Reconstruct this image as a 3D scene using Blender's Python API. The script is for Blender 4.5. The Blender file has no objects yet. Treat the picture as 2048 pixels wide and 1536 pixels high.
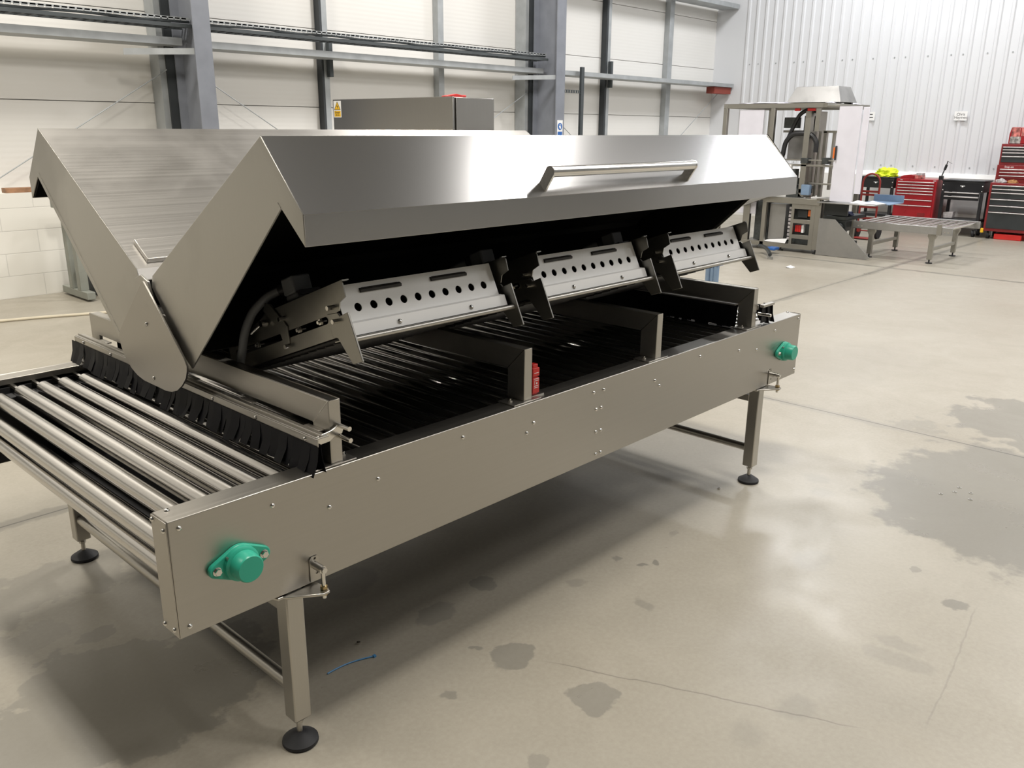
import bpy, bmesh, math, random
from mathutils import Vector, Matrix, noise
random.seed(7)
PI = math.pi
scn = bpy.context.scene
COL = scn.collection

# ------------------------------------------------------------------ camera, world, lights, exposure
def make_camera():
    cd = bpy.data.cameras.new('camera'); co = bpy.data.objects.new('camera', cd); COL.objects.link(co)
    cd.sensor_fit = 'HORIZONTAL'; cd.sensor_width = 36.0; cd.lens = 1694.52 / 2048 * 36.0
    cd.clip_start = 0.05; cd.clip_end = 100
    yaw, pitch, roll = 0.7541, -0.2935, 0.0075
    f = Vector((math.cos(pitch)*math.cos(yaw), math.cos(pitch)*math.sin(yaw), math.sin(pitch)))
    r = Vector((math.sin(yaw), -math.cos(yaw), 0)); u = r.cross(f)
    c, s = math.cos(roll), math.sin(roll)
    r2 = c*r + s*u; u2 = -s*r + c*u
    m = Matrix((r2, u2, -f)).transposed().to_4x4()
    m.translation = Vector((-0.7277, -1.7394, 1.6337))
    co.matrix_world = m
    scn.camera = co
make_camera()
scn.view_settings.view_transform = 'Standard'
scn.view_settings.look = 'None'
scn.view_settings.gamma = 1.0
scn.view_settings.use_curve_mapping = False
scn.view_settings.exposure = 0.18
scn.cycles.use_denoising = True
scn.cycles.max_bounces = 8
scn.cycles.sample_clamp_indirect = 4.0

w = bpy.data.worlds.new('world'); scn.world = w; w.use_nodes = True
w.node_tree.nodes['Background'].inputs[0].default_value = (0.9, 0.95, 1.0, 1)
w.node_tree.nodes['Background'].inputs[1].default_value = 0.05

def lamp(x, y, e, col=(1.0, 0.97, 0.90), sx=0.45, sy=1.4, z=6.5):
    ld = bpy.data.lights.new('bay_and_fill_lamp', 'AREA'); ld.shape = 'RECTANGLE'; ld.size = sx; ld.size_y = sy
    ld.energy = e; ld.color = col
    o = bpy.data.objects.new('bay_and_fill_lamp', ld); COL.objects.link(o); o.location = (x, y, z)
WARM, NEUT, COOL = (1.0, 0.945, 0.85), (1.0, 0.97, 0.935), (0.96, 0.975, 1.0)
LE = 275
for (x, y, e, c) in [(1.2, -0.6, .75, WARM), (6.6, -0.6, .42, NEUT), (12.0, -0.7, .45, COOL), (9.3, -3.2, .65, NEUT), (2.6, -3.4, .42, NEUT),  # last pair are fill lamps, added off the lamp rows for brightness
                     (0.8, 5.0, .9, WARM), (7.0, 4.2, 1.0, NEUT), (13.0, 3.8, .75, COOL),
                     (-4.0, 4.4, .3, WARM), (-3.5, 1.6, .4, WARM), (6.6, -5.5, .35, NEUT), (12.0, -5.5, .45, COOL)]:  # the second is a fill lamp added to brighten the left floor
    lamp(x, y, e*LE, c)

# ------------------------------------------------------------------ materials
def nt_new(name):
    m = bpy.data.materials.new(name); m.use_nodes = True
    nt = m.node_tree; b = nt.nodes['Principled BSDF']
    return m, nt, b
def N(nt, t, **kw):
    n = nt.nodes.new(t)
    for k, v in kw.items(): setattr(n, k, v)
    return n
def mathn(nt, op, a, b=None, clamp=False):
    n = nt.nodes.new('ShaderNodeMath'); n.operation = op; n.use_clamp = clamp
    for i, v in enumerate((a, b)):
        if v is None: continue
        if isinstance(v, (int, float)): n.inputs[i].default_value = v
        else: nt.links.new(v, n.inputs[i])
    return n.outputs[0]
def mapr(nt, v, a, b, c, d):
    n = nt.nodes.new('ShaderNodeMapRange'); nt.links.new(v, n.inputs[0])
    for i, x in enumerate((a, b, c, d)): n.inputs[i+1].default_value = x
    return n.outputs[0]
def mixc(nt, fac, a, b):
    n = nt.nodes.new('ShaderNodeMix'); n.data_type = 'RGBA'
    if isinstance(fac, (int, float)): n.inputs[0].default_value = fac
    else: nt.links.new(fac, n.inputs[0])
    for i, v in ((6, a), (7, b)):
        if isinstance(v, tuple): n.inputs[i].default_value = (*v[:3], 1)
        else: nt.links.new(v, n.inputs[i])
    return n.outputs[2]
def objcoord(nt, scale=(1, 1, 1)):
    tc = N(nt, 'ShaderNodeTexCoord'); mp = N(nt, 'ShaderNodeMapping'); mp.inputs['Scale'].default_value = scale
    nt.links.new(tc.outputs['Object'], mp.inputs[0]); return mp.outputs[0]
def noisen(nt, vec, scale, detail=3, rough=.5, dist=0):
    n = N(nt, 'ShaderNodeTexNoise'); nt.links.new(vec, n.inputs['Vector'])
    n.inputs['Scale'].default_value = scale; n.inputs['Detail'].default_value = detail
    n.inputs['Roughness'].default_value = rough; n.inputs['Distortion'].default_value = dist
    return n
def paint(name, col, rough=.5, metal=0.0, var=.06, bump=0.0, spec=.5, scale=6):
    m, nt, b = nt_new(name)
    v = objcoord(nt); n = noisen(nt, v, scale)
    f = mapr(nt, n.outputs['Fac'], .3, .7, 0, 1)
    dark = tuple(c*(1-var) for c in col); lite = tuple(min(1, c*(1+var)) for c in col)
    nt.links.new(mixc(nt, f, dark, lite), b.inputs['Base Color'])
    nt.links.new(mapr(nt, n.outputs['Fac'], .3, .7, max(.03, rough-.05), rough+.05), b.inputs['Roughness'])
    b.inputs['Metallic'].default_value = metal
    b.inputs['Specular IOR Level'].default_value = spec
    if bump:
        bn = N(nt, 'ShaderNodeBump'); bn.inputs['Strength'].default_value = bump; bn.inputs['Distance'].default_value = .004
        n2 = noisen(nt, v, 90, 4); nt.links.new(n2.outputs['Fac'], bn.inputs['Height']); nt.links.new(bn.outputs[0], b.inputs['Normal'])
    return m
def steel(name, col=(.56, .545, .51), rough=.30, grain='X', smudge=0.0, aniso=0.0, bump=.12, var=.05, rv=1.0):
    """brushed stainless: fine grain stretched along one axis, optional hand smudges"""
    m, nt, b = nt_new(name)
    sc = {'X': (.35, 70, 70), 'Y': (70, .35, 70), 'Z': (70, 70, .35), 'N': (40, 40, 40)}[grain]
    v = objcoord(nt, sc); n = noisen(nt, v, 2.0, 4, .6)
    vb = objcoord(nt); nb = noisen(nt, vb, 2.2, 4, .55, .4)
    sm = mapr(nt, nb.outputs['Fac'], .46, .66, 0, 1)
    d = tuple(c*(1-var) for c in col); l = tuple(min(1, c*(1+var)) for c in col)
    c1 = mixc(nt, n.outputs['Fac'], d, l)
    if smudge:
        c1 = mixc(nt, mathn(nt, 'MULTIPLY', sm, smudge), c1, tuple(x*.62 for x in col))
    nt.links.new(c1, b.inputs['Base Color'])
    b.inputs['Metallic'].default_value = 1.0
    r1 = mapr(nt, n.outputs['Fac'], .25, .75, rough-.025*rv, rough+.03*rv)
    r2 = mathn(nt, 'ADD', r1, mathn(nt, 'MULTIPLY', sm, .18*smudge))
    nt.links.new(r2, b.inputs['Roughness'])
    if aniso:
        b.inputs['Anisotropic'].default_value = aniso
        tg = N(nt, 'ShaderNodeTangent'); tg.direction_type = 'RADIAL'; tg.axis = grain if grain in 'XYZ' else 'Z'
        nt.links.new(tg.outputs[0], b.inputs['Tangent'])
        b.inputs['Anisotropic Rotation'].default_value = 0.0
    if bump:
        bn = N(nt, 'ShaderNodeBump'); bn.inputs['Strength'].default_value = bump; bn.inputs['Distance'].default_value = .001
        nt.links.new(n.outputs['Fac'], bn.inputs['Height']); nt.links.new(bn.outputs[0], b.inputs['Normal'])
    return m

M = {}
M['steel'] = steel('brushed_steel', grain='X')
M['cabinet'] = steel('cabinet_steel', col=(.34, .33, .31), grain='Z', rough=.3)
M['tie'] = paint('tie_blue', (.05, .22, .45), .4)
M['panel'] = steel('brushed_steel_panel', col=(.46, .44, .405), grain='X', rough=.36)
M['lid'] = steel('brushed_steel_lid', col=(.44, .435, .43), grain='X', rough=.22, smudge=0.0, aniso=.65, bump=.0, var=.004, rv=0.0)
M['lid_smudge'] = steel('smudged_steel_lid', col=(.56, .54, .51), grain='X', rough=.34, smudge=.55, aniso=.4, bump=.02)
M['endplate'] = steel('steel_end_plate', col=(.52, .505, .47), grain='Z', rough=.38, smudge=.3)
M['roller'] = steel('roller_steel', col=(.60, .585, .565), grain='Y', rough=.17, bump=.0, rv=.4)
M['guard'] = steel('guard_steel', col=(.50, .48, .44), grain='Y', rough=.38, smudge=.3)
M['leg'] = steel('leg_steel', col=(.50, .48, .44), grain='Z', rough=.33)
M['bright'] = steel('bright_fastener', col=(.74, .72, .68), grain='N', rough=.2, bump=.02)
M['cassette'] = steel('cassette_steel', col=(.36, .35, .32), grain='N', rough=.34, smudge=.8, bump=.04)
M['dull_alu'] = paint('dull_aluminised_sheet', (.90, .89, .86), .5, .12, .03)
M['galv'] = paint('galvanised_grey', (.40, .42, .43), .5, .3, .12)
M['galv_dark'] = paint('dark_galvanised', (.07, .08, .085), .55, .2, .15)
M['column'] = paint('grey_painted_steel', (.22, .235, .27), .5, 0, .08)
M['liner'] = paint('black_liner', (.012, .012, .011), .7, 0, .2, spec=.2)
M['black'] = paint('black_plastic', (.018, .018, .02), .45, 0, .2)
M['rubber'] = paint('black_rubber', (.012, .012, .014), .65, 0, .2)
M['brush'] = paint('black_brush', (.006, .006, .008), .45, 0, .3, spec=.12, scale=40)
M['heater'] = paint('dark_heater_mesh', (.05, .048, .044), .5, .6, .3, scale=40)
M['grey_plastic'] = paint('grey_connector', (.20, .205, .21), .5, 0, .08)
M['green'] = paint('green_bearing', (.03, .40, .27), .35, 0, .08)
M['red'] = paint('red_plastic', (.62, .025, .02), .4, 0, .06)
M['brass'] = paint('brass_nut', (.55, .42, .22), .35, 1, .1)
M['white'] = paint('white_paint', (.80, .79, .76), .6, 0, .03)
M['white_film'] = paint('white_film', (.74, .73, .80), .38, 0, .03)
M['paper'] = paint('paper', (.86, .86, .85), .7, 0, .02)
M['ink'] = paint('ink', (.03, .03, .03), .6, 0, .1)
M['yellow'] = paint('warning_yellow', (.85, .50, .02), .5, 0, .05)
M['hiviz'] = paint('high_visibility_yellow', (.70, .85, .03), .7, 0, .25, scale=18)
M['chest_red'] = paint('tool_chest_red', (.33, .012, .018), .32, 0, .08)
M['chest_red2'] = paint('tool_chest_dark_red', (.22, .018, .02), .36, 0, .08)
M['chest_black'] = paint('tool_chest_black', (.014, .014, .016), .35, 0, .15)
M['drawer_grey'] = paint('drawer_charcoal', (.028, .032, .033), .42, 0, .12)
M['handle_alu'] = paint('drawer_trim', (.80, .76, .74), .3, .4, .04)
M['truck_red'] = paint('sack_truck_red', (.30, .03, .025), .4, 0, .1)
M['wood'] = paint('old_timber', (.28, .15, .08), .7, 0, .35, scale=14)
M['frame_steel'] = steel('machine_frame_steel', col=(.40, .385, .345), grain='N', rough=.42, smudge=.3, bump=.03)
M['pale_sheet'] = steel('pale_sheet_steel', col=(.44, .435, .425), grain='N', rough=.45, smudge=.45, bump=.04)
M['inside_dark'] = paint('dark_interior', (.045, .05, .048), .6, 0, .3, scale=30)
M['orange'] = paint('orange_plastic', (.75, .17, .03), .4)
M['blue'] = paint('blue_plastic', (.03, .13, .42), .4)
M['bluegrey'] = paint('blue_grey_tube', (.20, .29, .42), .4, 0, .12)
M['navy'] = paint('navy_cloth', (.02, .025, .07), .8, 0, .2)
M['hose'] = paint('cream_hose', (.62, .56, .43), .55, 0, .08)
M['tan'] = paint('tan_leather', (.42, .20, .07), .7, 0, .3, scale=25)
M['rag'] = paint('grey_rag', (.45, .42, .42), .8, 0, .3, scale=25)
M['photo'] = paint('printed_picture', (.50, .16, .14), .35, 0, .8, scale=16)
M['photo2'] = paint('printed_grey_picture', (.32, .30, .28), .35, 0, .9, scale=22)
M['ceiling'] = paint('ceiling_sheet', (.25, .25, .25), .8)
M['far_wall'] = paint('far_wall_paint', (.17, .17, .165), .8)

def clad_mat(name, col, axis, freq, strength):
    m, nt, b = nt_new(name)
    v = objcoord(nt); n = noisen(nt, v, 1.2, 3)
    nt.links.new(mixc(nt, n.outputs['Fac'], tuple(c*.96 for c in col), col), b.inputs['Base Color'])
    b.inputs['Roughness'].default_value = .45; b.inputs['Specular IOR Level'].default_value = .35
    wv = N(nt, 'ShaderNodeTexWave'); wv.bands_direction = axis; wv.inputs['Scale'].default_value = freq
    nt.links.new(v, wv.inputs[0])
    bn = N(nt, 'ShaderNodeBump'); bn.inputs['Strength'].default_value = strength; bn.inputs['Distance'].default_value = .004
    nt.links.new(wv.outputs['Fac'], bn.inputs['Height']); nt.links.new(bn.outputs[0], b.inputs['Normal'])
    return m
M['clad'] = clad_mat('micro_rib_cladding', (.80, .785, .75), 'Z', 6.0, .12)
M['sheet'] = clad_mat('ribbed_wall_sheet', (.72, .73, .75), 'Y', .2, .02)

def block_mat():
    m, nt, b = nt_new('white_painted_blockwork')
    tc = N(nt, 'ShaderNodeTexCoord'); sp = N(nt, 'ShaderNodeSeparateXYZ'); cb = N(nt, 'ShaderNodeCombineXYZ')
    nt.links.new(tc.outputs['Object'], sp.inputs[0])
    nt.links.new(mathn(nt, 'ADD', sp.outputs[0], sp.outputs[1]), cb.inputs[0]); nt.links.new(sp.outputs[2], cb.inputs[1])
    br = N(nt, 'ShaderNodeTexBrick'); nt.links.new(cb.outputs[0], br.inputs['Vector'])
    br.inputs['Scale'].default_value = 1.0; br.inputs['Brick Width'].default_value = .62; br.inputs['Row Height'].default_value = .215
    br.inputs['Mortar Size'].default_value = .005; br.inputs['Mortar Smooth'].default_value = .5
    br.inputs['Color1'].default_value = (.82, .80, .74, 1); br.inputs['Color2'].default_value = (.80, .78, .72, 1); br.inputs['Mortar'].default_value = (.68, .665, .62, 1)
    nt.links.new(br.outputs['Color'], b.inputs['Base Color']); b.inputs['Roughness'].default_value = .7
    bn = N(nt, 'ShaderNodeBump'); bn.inputs['Strength'].default_value = .35; bn.inputs['Distance'].default_value = .004; bn.invert = True
    nt.links.new(br.outputs['Fac'], bn.inputs['Height']); nt.links.new(bn.outputs[0], b.inputs['Normal'])
    return m
M['block'] = block_mat()

def floor_mat():
    m, nt, b = nt_new('sealed_concrete')
    v = objcoord(nt)
    big = noisen(nt, v, .55, 5, .55, .3).outputs['Fac']
    mid = noisen(nt, v, 3.2, 6, .6, .5).outputs['Fac']
    fine = noisen(nt, v, 60, 4, .6).outputs['Fac']
    speck = noisen(nt, v, 34, 3, .7).outputs['Fac']
    base = mixc(nt, mapr(nt, big, .35, .65, 0, 1), (.31, .278, .222), (.385, .355, .298))
    base = mixc(nt, mathn(nt, 'MULTIPLY', mapr(nt, mid, .35, .7, 0, 1), .42), base, (.255, .23, .18))
    base = mixc(nt, mathn(nt, 'MULTIPLY', mapr(nt, fine, .3, .7, 0, 1), .16), base, (.56, .535, .46))
    base = mixc(nt, mathn(nt, 'MULTIPLY', mapr(nt, speck, .70, .76, 0, 1), .45), base, (.16, .135, .10))
    # shaped stains and damp patches: distance to a centre, edge broken by noise
    dn = noisen(nt, v, 5.0, 5, .6); dn2 = noisen(nt, v, 19.0, 3, .5)
    def warped(a1, a2):
        s1 = N(nt, 'ShaderNodeVectorMath', operation='SUBTRACT'); nt.links.new(dn.outputs['Color'], s1.inputs[0]); s1.inputs[1].default_value = (.5, .5, .5)
        s2 = N(nt, 'ShaderNodeVectorMath', operation='SUBTRACT'); nt.links.new(dn2.outputs['Color'], s2.inputs[0]); s2.inputs[1].default_value = (.5, .5, .5)
        k1 = N(nt, 'ShaderNodeVectorMath', operation='SCALE'); nt.links.new(s1.outputs[0], k1.inputs[0]); k1.inputs['Scale'].default_value = a1
        k2 = N(nt, 'ShaderNodeVectorMath', operation='SCALE'); nt.links.new(s2.outputs[0], k2.inputs[0]); k2.inputs['Scale'].default_value = a2
        ad = N(nt, 'ShaderNodeVectorMath', operation='ADD'); nt.links.new(k1.outputs[0], ad.inputs[0]); nt.links.new(k2.outputs[0], ad.inputs[1])
        a2_ = N(nt, 'ShaderNodeVectorMath', operation='ADD'); nt.links.new(v, a2_.inputs[0]); nt.links.new(ad.outputs[0], a2_.inputs[1])
        return a2_.outputs[0]
    wsmall, wbig = warped(.12, .05), warped(.75, .10)
    def blob(vec, x, y, rx, ry, s, e):
        sb = N(nt, 'ShaderNodeVectorMath', operation='SUBTRACT'); nt.links.new(vec, sb.inputs[0]); sb.inputs[1].default_value = (x, y, 0)
        ml = N(nt, 'ShaderNodeVectorMath', operation='MULTIPLY'); nt.links.new(sb.outputs[0], ml.inputs[0]); ml.inputs[1].default_value = (1/rx, 1/ry, 0)
        ln = N(nt, 'ShaderNodeVectorMath', operation='LENGTH'); nt.links.new(ml.outputs[0], ln.inputs[0])
        return mapr(nt, ln.outputs['Value'], 1-e, 1+e, s, 0)
    stains = [(1.0, -.13, .085, .07, .8, .05), (1.03, -.45, .075, .07, .75, .05), (1.26, .27, .05, .05, .8, .06), (.99, .24, .09, .06, .7, .08),
              (.70, -.49, .03, .03, .5, .1), (.12, .97, .06, .04, .7, .06), (.91, .62, .12, .09, .5, .1), (2.33, -1.06, .035, .05, .8, .08), (2.5, -.87, .025, .025, .6, .1),
              (1.85, -1.04, .05, .1, .3, .2), (1.95, -1.0, .03, .07, .3, .2), (1.79, -.08, .014, .014, .9, .15), (1.83, -.10, .02, .014, .9, .15), (1.77, .02, .016, .016, .8, .15),
              (2.1, -.02, .03, .02, .5, .2), (1.5, .02, .03, .025, .45, .2), (1.55, -.25, .03, .03, .5, .2), (.72, -.12, .02, .016, .7, .2), (.95, -.02, .016, .014, .8, .2), (1.0, -.06, .014, .014, .8, .2),
              (2.95, -.3, .06, .05, .25, .3), (3.1, -.2, .05, .07, .25, .3), (2.3, -.55, .09, .06, .25, .3), (1.4, -.9, .06, .05, .3, .3), (1.2, -.85, .05, .05, .25, .3)]
    big_st = [(3.50, -1.08, .76, .70, .9, .06), (4.8, -.75, .50, .38, .8, .06), (4.25, -.3, .12, .13, .4, .1), (.07, .58, .40, .32, .8, .06), (.12, 1.4, .30, .19, .55, .1),
              (-.15, 1.1, .2, .12, .5, .12), (.2, .95, .5, .3, .28, .3), (2.2, 1.0, .5, .4, .3, .4), (5.3, .6, .7, .4, .16, .5), (8.3, 2.2, .8, .5, .14, .5)]
    tot = None
    for st in stains:
        o = blob(wsmall, *st); tot = o if tot is None else mathn(nt, 'MAXIMUM', tot, o)
    for st in big_st: tot = mathn(nt, 'MAXIMUM', tot, blob(wbig, *st))
    # saw-cut joints with damp edges
    sp = N(nt, 'ShaderNodeSeparateXYZ'); nt.links.new(v, sp.inputs[0])
    spw = N(nt, 'ShaderNodeSeparateXYZ'); nt.links.new(wsmall, spw.inputs[0])
    cut = None
    for ax, val in ((0, 4.13), (0, 10.15), (1, 2.06), (0, -1.9), (1, -3.9)):
        d = mathn(nt, 'ABSOLUTE', mathn(nt, 'SUBTRACT', sp.outputs[ax], val))
        dw = mathn(nt, 'ABSOLUTE', mathn(nt, 'SUBTRACT', spw.outputs[ax], val))
        damp = mathn(nt, 'MULTIPLY', mapr(nt, dw, .035, .055, .75, 0), mapr(nt, big, .40, .56, .35, 1))
        tot = mathn(nt, 'MAXIMUM', tot, damp)
        c = mapr(nt, d, .003, .007, .8, 0); cut = c if cut is None else mathn(nt, 'MAXIMUM', cut, c)
    # hairline crack
    wcr = N(nt, 'ShaderNodeSeparateXYZ'); nt.links.new(warped(.035, .008), wcr.inputs[0])
    def crack(x0, y0, x1, y1, k):
        L = math.hypot(x1-x0, y1-y0); nx, ny = -(y1-y0)/L, (x1-x0)/L; tx, ty = (x1-x0)/L, (y1-y0)/L
        dn_ = mathn(nt, 'ABSOLUTE', mathn(nt, 'ADD', mathn(nt, 'ADD', mathn(nt, 'MULTIPLY', wcr.outputs[0], nx), mathn(nt, 'MULTIPLY', wcr.outputs[1], ny)), -(x0*nx+y0*ny)))
        t = mathn(nt, 'ABSOLUTE', mathn(nt, 'ADD', mathn(nt, 'ADD', mathn(nt, 'MULTIPLY', sp.outputs[0], tx), mathn(nt, 'MULTIPLY', sp.outputs[1], ty)), -(x0*tx+y0*ty)-L/2))
        return mathn(nt, 'MULTIPLY', mapr(nt, dn_, .0015, .004, k, 0), mapr(nt, t, L/2-.1, L/2, 1, 0))
    cut = mathn(nt, 'MAXIMUM', cut, crack(1.05, -.2, 1.45, -1.1, .4))
    cut = mathn(nt, 'MAXIMUM', cut, crack(2.4, -1.12, 1.55, -1.22, .2))
    base = mixc(nt, mathn(nt, 'MULTIPLY', tot, .82), base, (.185, .175, .15))
    base = mixc(nt, cut, base, (.07, .064, .056))
    nt.links.new(base, b.inputs['Base Color'])
    ro = mapr(nt, mid, .3, .7, .30, .44)
    ro = mathn(nt, 'SUBTRACT', ro, mathn(nt, 'MULTIPLY', tot, .06))
    nt.links.new(ro, b.inputs['Roughness'])
    b.inputs['Specular IOR Level'].default_value = .55
    bn = N(nt, 'ShaderNodeBump'); bn.inputs['Strength'].default_value = .10; bn.inputs['Distance'].default_value = .004
    nt.links.new(mid, bn.inputs['Height']); nt.links.new(bn.outputs[0], b.inputs['Normal'])
    return m
M['floor'] = floor_mat()

# ------------------------------------------------------------------ mesh helpers
class MB:
    def __init__(s): s.v = []; s.f = []; s.sm = []
    def add(s, vs, fs, smooth=False):
        n = len(s.v); s.v += [tuple(x) for x in vs]; s.f += [tuple(i+n for i in f) for f in fs]; s.sm += [smooth]*len(fs); return s
    def box(s, x0, x1, y0, y1, z0, z1, mat=None):
        vs = [Vector(p) for p in ((x0,y0,z0),(x1,y0,z0),(x1,y1,z0),(x0,y1,z0),(x0,y0,z1),(x1,y0,z1),(x1,y1,z1),(x0,y1,z1))]
        if mat: vs = [mat @ p for p in vs]
        return s.add(vs, [(0,3,2,1),(4,5,6,7),(0,1,5,4),(1,2,6,5),(2,3,7,6),(3,0,4,7)])
    def cyl(s, p0, p1, r, seg=16, r1=None, cap=True):
        p0, p1 = Vector(p0), Vector(p1); r1 = r if r1 is None else r1
        d = (p1-p0).normalized(); a = d.orthogonal().normalized(); b = d.cross(a)
        ring = lambda p, q: [p + (a*math.cos(2*PI*i/seg) + b*math.sin(2*PI*i/seg))*q for i in range(seg)]
        vs = ring(p0, r) + ring(p1, r1)
        s.add(vs, [(i, (i+1) % seg, seg+(i+1) % seg, seg+i) for i in range(seg)], True)
        if cap: s.add(vs, [tuple(range(seg-1, -1, -1)), tuple(range(seg, 2*seg))])
        return s
    def lathe(s, c, prof, axis=(0, 0, 1), seg=24):
        """prof: list of (r, h) along axis"""
        c = Vector(c); d = Vector(axis).normalized(); a = d.orthogonal().normalized(); b = d.cross(a)
        vs = []
        for r, h in prof: vs += [c + d*h + (a*math.cos(2*PI*i/seg)+b*math.sin(2*PI*i/seg))*max(r, 1e-4) for i in range(seg)]
        fs = []
        for k in range(len(prof)-1):
            for i in range(seg): fs.append((k*seg+i, k*seg+(i+1) % seg, (k+1)*seg+(i+1) % seg, (k+1)*seg+i))
        return s.add(vs, fs, True)
    def tube(s, pts, r, seg=10):
        pts = [Vector(p) for p in pts]; vs = []; prev = None
        for i, p in enumerate(pts):
            t = (pts[min(i+1, len(pts)-1)] - pts[max(i-1, 0)]).normalized()
            a = t.orthogonal().normalized() if prev is None else (prev - t*prev.dot(t)).normalized()
            prev = a; b = t.cross(a)
            vs += [p + (a*math.cos(2*PI*k/seg)+b*math.sin(2*PI*k/seg))*r for k in range(seg)]
        fs = [(i*seg+k, i*seg+(k+1) % seg, (i+1)*seg+(k+1) % seg, (i+1)*seg+k) for i in range(len(pts)-1) for k in range(seg)]
        s.add(vs, fs, True); n = len(pts)
        return s.add(vs, [tuple(range(seg-1, -1, -1)), tuple(range((n-1)*seg, n*seg))])
    def prism(s, poly, fn, t0, t1):
        """polygon (a,b) mapped by fn(a,b,t) extruded t0..t1"""
        n = len(poly)
        vs = [fn(a, b, t0) for a, b in poly] + [fn(a, b, t1) for a, b in poly]
        return s.add(vs, [tuple(range(n-1, -1, -1)), tuple(range(n, 2*n))] + [(i, (i+1) % n, n+(i+1) % n, n+i) for i in range(n)])
    def plate(s, outer, holes, fn, t0, t1):
        """flat plate with holes"""
        bm = bmesh.new(); edges = []
        for loop in [outer] + holes:
            vv = [bm.verts.new((a, b, 0)) for a, b in loop]
            edges += [bm.edges.new((vv[i], vv[(i+1) % len(vv)])) for i in range(len(vv))]
        bmesh.ops.triangle_fill(bm, use_beauty=True, use_dissolve=False, edges=edges)
        bm.verts.index_update()
        co = [tuple(x.co) for x in bm.verts]; fc = [tuple(x.index for x in f.verts) for f in bm.faces]; bm.free()
        s.add([fn(a, b, t0) for a, b, _ in co], [f[::-1] for f in fc]); s.add([fn(a, b, t1) for a, b, _ in co], fc)
        for loop in [outer] + holes:
            n = len(loop)
            s.add([fn(a, b, t0) for a, b in loop] + [fn(a, b, t1) for a, b in loop], [(i, (i+1) % n, n+(i+1) % n, n+i) for i in range(n)])
        return s
    def sheet(s, path, fn, t0, t1, th):
        """open sheet-metal profile (a,b) with thickness th (to the left), extruded t0..t1"""
        P = [Vector(p) for p in path]; off = []
        for i, p in enumerate(P):
            ns = []
            if i > 0: d = (P[i]-P[i-1]).normalized(); ns.append(Vector((-d.y, d.x)))
            if i < len(P)-1: d = (P[i+1]-P[i]).normalized(); ns.append(Vector((-d.y, d.x)))
            nn = sum(ns, Vector((0, 0))); nn.normalize(); k = th/max(.3, nn.dot(ns[0])); off.append(p + nn*k)
        return s.prism([tuple(p) for p in P] + [tuple(p) for p in off[::-1]], fn, t0, t1) if len(P) == 2 else s._strip(P, off, fn, t0, t1)
    def _strip(s, P, O, fn, t0, t1):
        for i in range(len(P)-1):
            s.prism([tuple(P[i]), tuple(P[i+1]), tuple(O[i+1]), tuple(O[i])], fn, t0, t1)
        return s

def circ(a, b, r, n=16): return [(a+r*math.cos(2*PI*i/n), b+r*math.sin(2*PI*i/n)) for i in range(n)]
def caps(a0, a1, b, r, n=6): return [(a1+r*math.sin(PI*i/n), b-r*math.cos(PI*i/n)) for i in range(n+1)] + [(a0-r*math.sin(PI*i/n), b+r*math.cos(PI*i/n)) for i in range(n+1)]
YZ = lambda a, b, t: (t, a, b)     # polygon in y,z extruded along x
XZ = lambda a, b, t: (a, t, b)     # polygon in x,z extruded along y
XY = lambda a, b, t: (a, b, t)

ORG = {}
def obj(name, mb, mat, parent=None, bevel=0.0, label=None):
    me = bpy.data.meshes.new(name)
    org = ORG.get(parent.name, Vector((0, 0, 0))) if parent else Vector((0, 0, 0))
    me.from_pydata([tuple(Vector(p)-org) for p in mb.v], [], mb.f)
    me.polygons.foreach_set('use_smooth', mb.sm)
    bm = bmesh.new(); bm.from_mesh(me); bmesh.ops.remove_doubles(bm, verts=bm.verts, dist=1e-6)
    bmesh.ops.recalc_face_normals(bm, faces=bm.faces); bm.to_mesh(me); bm.free()
    me.set_sharp_from_angle(angle=math.radians(38))
    me.materials.append(mat)
    o = bpy.data.objects.new(name, me); COL.objects.link(o)
    if parent: o.parent = parent
    ORG[o.name] = org
    if bevel:
        md = o.modifiers.new('bevel', 'BEVEL'); md.width = bevel; md.segments = 2; md.limit_method = 'ANGLE'; md.angle_limit = math.radians(40)
        md.harden_normals = False
    if label: o['label'] = label
    return o
def tag(o, label, cat, group=None):
    o['label'] = label; o['category'] = cat
    if group: o['group'] = group
    return o
def thing(name, loc, label, cat, group=None):
    o = bpy.data.objects.new(name, None); COL.objects.link(o); o.location = loc; o.empty_display_size = .1
    ORG[o.name] = Vector(loc); return tag(o, label, cat, group)
def struct(name, mb, mat, bevel=0, parent=None):
    o = obj(name, mb, mat, parent, bevel); o['kind'] = 'structure'; return o
def solo(name, mb, mat, label, cat, group=None, bevel=0):
    """a thing that is one mesh, origin at its lowest centre"""
    xs, ys, zs = zip(*mb.v); c = Vector(((min(xs)+max(xs))/2, (min(ys)+max(ys))/2, min(zs)))
    mb.v = [tuple(Vector(p)-c) for p in mb.v]
    o = obj(name, mb, mat, None, bevel); o.location = c; ORG[o.name] = c
    return tag(o, label, cat, group)
def dup_part(o, off, parent):
    """copy a part and its sub-parts, shifted"""
    c = o.copy(); COL.objects.link(c); c.parent = parent; ORG[c.name] = ORG[o.name]
    c.location = Vector(o.location) + Vector(off)
    for ch in list(o.children):
        d = ch.copy(); COL.objects.link(d); d.parent = c
    return c
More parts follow.
